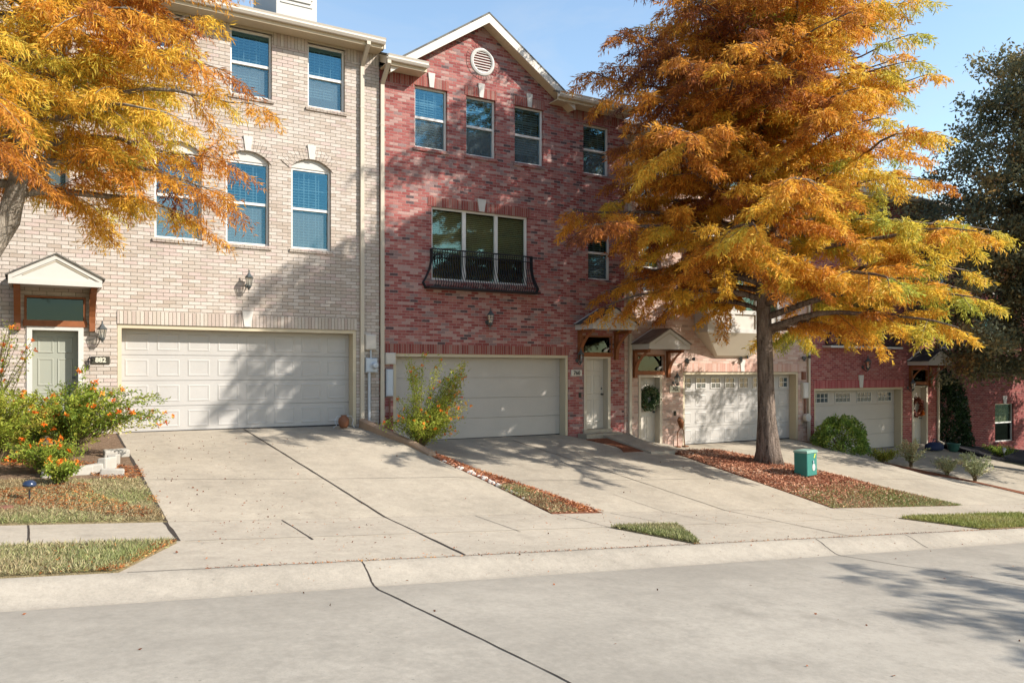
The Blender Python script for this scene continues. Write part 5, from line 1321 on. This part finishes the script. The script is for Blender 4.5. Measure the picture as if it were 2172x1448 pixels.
scatter('grass', 'grass_dry', 6500, rect(7.3, 8.6, 8.05, 9.38, lambda x, y: 7.70 - (y - 8.02) * .29 < x < 7.76 + (y - 8.02) * .594), G, 3, (.04, .09), .011, (.75, .12, .14), 1.2)
scatter('grass', 'grass', 20000, rect(14.3, 18.6, 8.05, 9.37, lambda x, y: 14.78 - (y - 8.02) * .36 < x < 18.15 + (y - 8.02) * .32), G, 4, (.03, .11), .012, (.62, .16, .2), 1.2)
scatter('grass', 'grass_dry', 9000, rect(14.06, 18.7, 10.66, 12.2, lambda x, y: x < bedR(y) + .05 and random.random() < (12.2 - y) / 1.5 * (.35 + .16 * (x - 14))), lambda x, y: bed_z(x, y), 5, (.04, .08), .012, (.70, .15, .15), 1.0)
scatter('grass', 'grass_dry', 3500, rect(7.1, 8.1, 10.75, 12.6, lambda x, y: stripL(y) < x < stripL(y) + .55 * (stripR(y) - stripL(y))), lambda x, y: strip_z(x, y), 6, (.04, .08), .010, (.5, .2, .15), .9)
scatter('mulch_chips', 'chips', 24000, rect(14.1, 18.5, 10.69, 15.5, lambda x, y: x < bedR(y) - .02 and random.random() < .35 + .3 * (y - 10.7)), lambda x, y: bed_z(x, y) + .008, 7, (.03, .085), .019, (.50, .10, .20), .12, .22)
scatter('mulch_chips', 'chips', 6500, rect(6.5, 8.2, 10.75, 17.8, lambda x, y: stripL(y) + .02 < x < stripR(y) - .02), lambda x, y: strip_z(x, y) + .006, 8, (.03, .09), .018, (.5, .12, .2), .12, .22)
scatter('fallen_needles', 'needles', 9000, rect(-1.6, 1.42, 10.73, 15.6, lambda x, y: math.sin(x * 3.1 + 1.7 * math.sin(y * 2.2)) + math.sin(y * 2.7 + x) > .15), lambda x, y: g(x, y) + .035, 9, (.02, .07), .010, (.5, .2, .25), .1, .2)
scatter('fallen_needles', 'needles', 2600, rect(.0, 1.33, 8.03, 9.37, lambda x, y: -.16 < x - (.60 + (y - 8) * .51) < .01 or (x < .5 + (y - 8) * .51 and random.random() < .06)), lambda x, y: g(x, y) + .03, 10, (.02, .06), .009, (.5, .2, .25), .1, .2)
scatter('fallen_needles', 'needles', 3000, rect(7.0, 8.25, 10.73, 15.2, lambda x, y: stripL(y) + .3 * (stripR(y) - stripL(y)) < x < stripR(y) + .04), lambda x, y: strip_z(x, y) + .02, 11, (.03, .08), .010, (.55, .2, .2), .1, .2)
scatter('fallen_leaves', 'needles', 190, rect(1.45, 4.6, 9.0, 17.6, lambda x, y: random.random() < .15 + .85 * math.exp(-((x - 2.3) ** 2 / 1.2 + (y - 13.5) ** 2 / 9))), lambda x, y: g(x, y) + .008, 12, (.015, .035), .018, (-.1, .1, .1), .1, .15)
scatter('fallen_leaves', 'needles', 110, rect(-2, 14, 1.0, 16, lambda x, y: y < 10 or 1.5 < x < 7 or 8.3 < x < 13.9), lambda x, y: g(x, y) + .010, 13, (.02, .05), .022, (.0, .12, .12), .1, .15)
scatter('fallen_needles', 'needles', 2600, rect(1.38, 24, 7.5, 10.8, lambda x, y: abs(y - 8.0) < .03 or random.random() < .012), lambda x, y: g(x, y) + .010, 14, (.015, .04), .008, (.4, .2, .25), .1, .15)

# ---------------------------------------------------------------- light, sky, camera
w = bpy.data.worlds.new('World'); sc.world = w; w.use_nodes = True; nt = w.node_tree; nt.nodes.clear()
sky = nt.nodes.new('ShaderNodeTexSky'); sky.sky_type = 'NISHITA'; sky.sun_disc = False
sky.sun_elevation = math.asin(SUN.z); sky.sun_rotation = math.atan2(SUN.x, SUN.y)
sky.air_density = 1.35; sky.dust_density = .25; sky.ozone_density = 1.6; sky.altitude = 150
tc = nt.nodes.new('ShaderNodeTexCoord'); mp = nt.nodes.new('ShaderNodeMapping'); mp.inputs['Scale'].default_value = (2.2, 1.3, 5.5); mp.inputs['Rotation'].default_value = (.2, .35, .5)
cn = nt.nodes.new('ShaderNodeTexNoise'); cn.inputs['Scale'].default_value = 1.6; cn.inputs['Detail'].default_value = 8; cn.inputs['Roughness'].default_value = .6; cn.inputs['Distortion'].default_value = .7
cr_ = nt.nodes.new('ShaderNodeMapRange'); cr_.inputs[1].default_value = .46; cr_.inputs[2].default_value = .78; cr_.inputs[4].default_value = .5
cm = nt.nodes.new('ShaderNodeMix'); cm.data_type = 'RGBA'; cm.inputs[7].default_value = (3.0, 3.3, 3.7, 1)
nt.links.new(tc.outputs['Generated'], mp.inputs[0]); nt.links.new(mp.outputs[0], cn.inputs['Vector']); nt.links.new(cn.outputs['Fac'], cr_.inputs[0]); nt.links.new(cr_.outputs[0], cm.inputs[0]); nt.links.new(sky.outputs[0], cm.inputs[6])
bg = nt.nodes.new('ShaderNodeBackground'); bg.inputs[1].default_value = .14
out = nt.nodes.new('ShaderNodeOutputWorld'); nt.links.new(cm.outputs[2], bg.inputs[0]); nt.links.new(bg.outputs[0], out.inputs[0])
sl_ = bpy.data.lights.new('sun', 'SUN'); sl_.energy = 4.9; sl_.angle = math.radians(.53); sl_.color = (1, .942, .855)
so = bpy.data.objects.new('sun', sl_); COL.objects.link(so); so.rotation_euler = SUN.to_track_quat('Z', 'Y').to_euler(); so.location = SUN * 60
cam = bpy.data.cameras.new('camera'); co = bpy.data.objects.new('camera', cam); COL.objects.link(co)
cam.sensor_fit = 'HORIZONTAL'; cam.sensor_width = 36; cam.lens = 1688 / 2172 * 36; cam.shift_y = 63 / 2172; cam.clip_end = 2000; cam.clip_start = .05
co.location = (0, 0, 2.0); co.rotation_euler = (PI / 2, 0, -math.radians(30.8)); sc.camera = co
sc.view_settings.view_transform = 'Standard'; sc.view_settings.look = 'None'; sc.view_settings.exposure = .80; sc.view_settings.gamma = 1; sc.view_settings.use_curve_mapping = False
sc.cycles.max_bounces = 6; sc.cycles.diffuse_bounces = 3; sc.cycles.glossy_bounces = 3; sc.cycles.transparent_max_bounces = 12; sc.cycles.transmission_bounces = 4
sc.cycles.caustics_reflective = False; sc.cycles.caustics_refractive = False
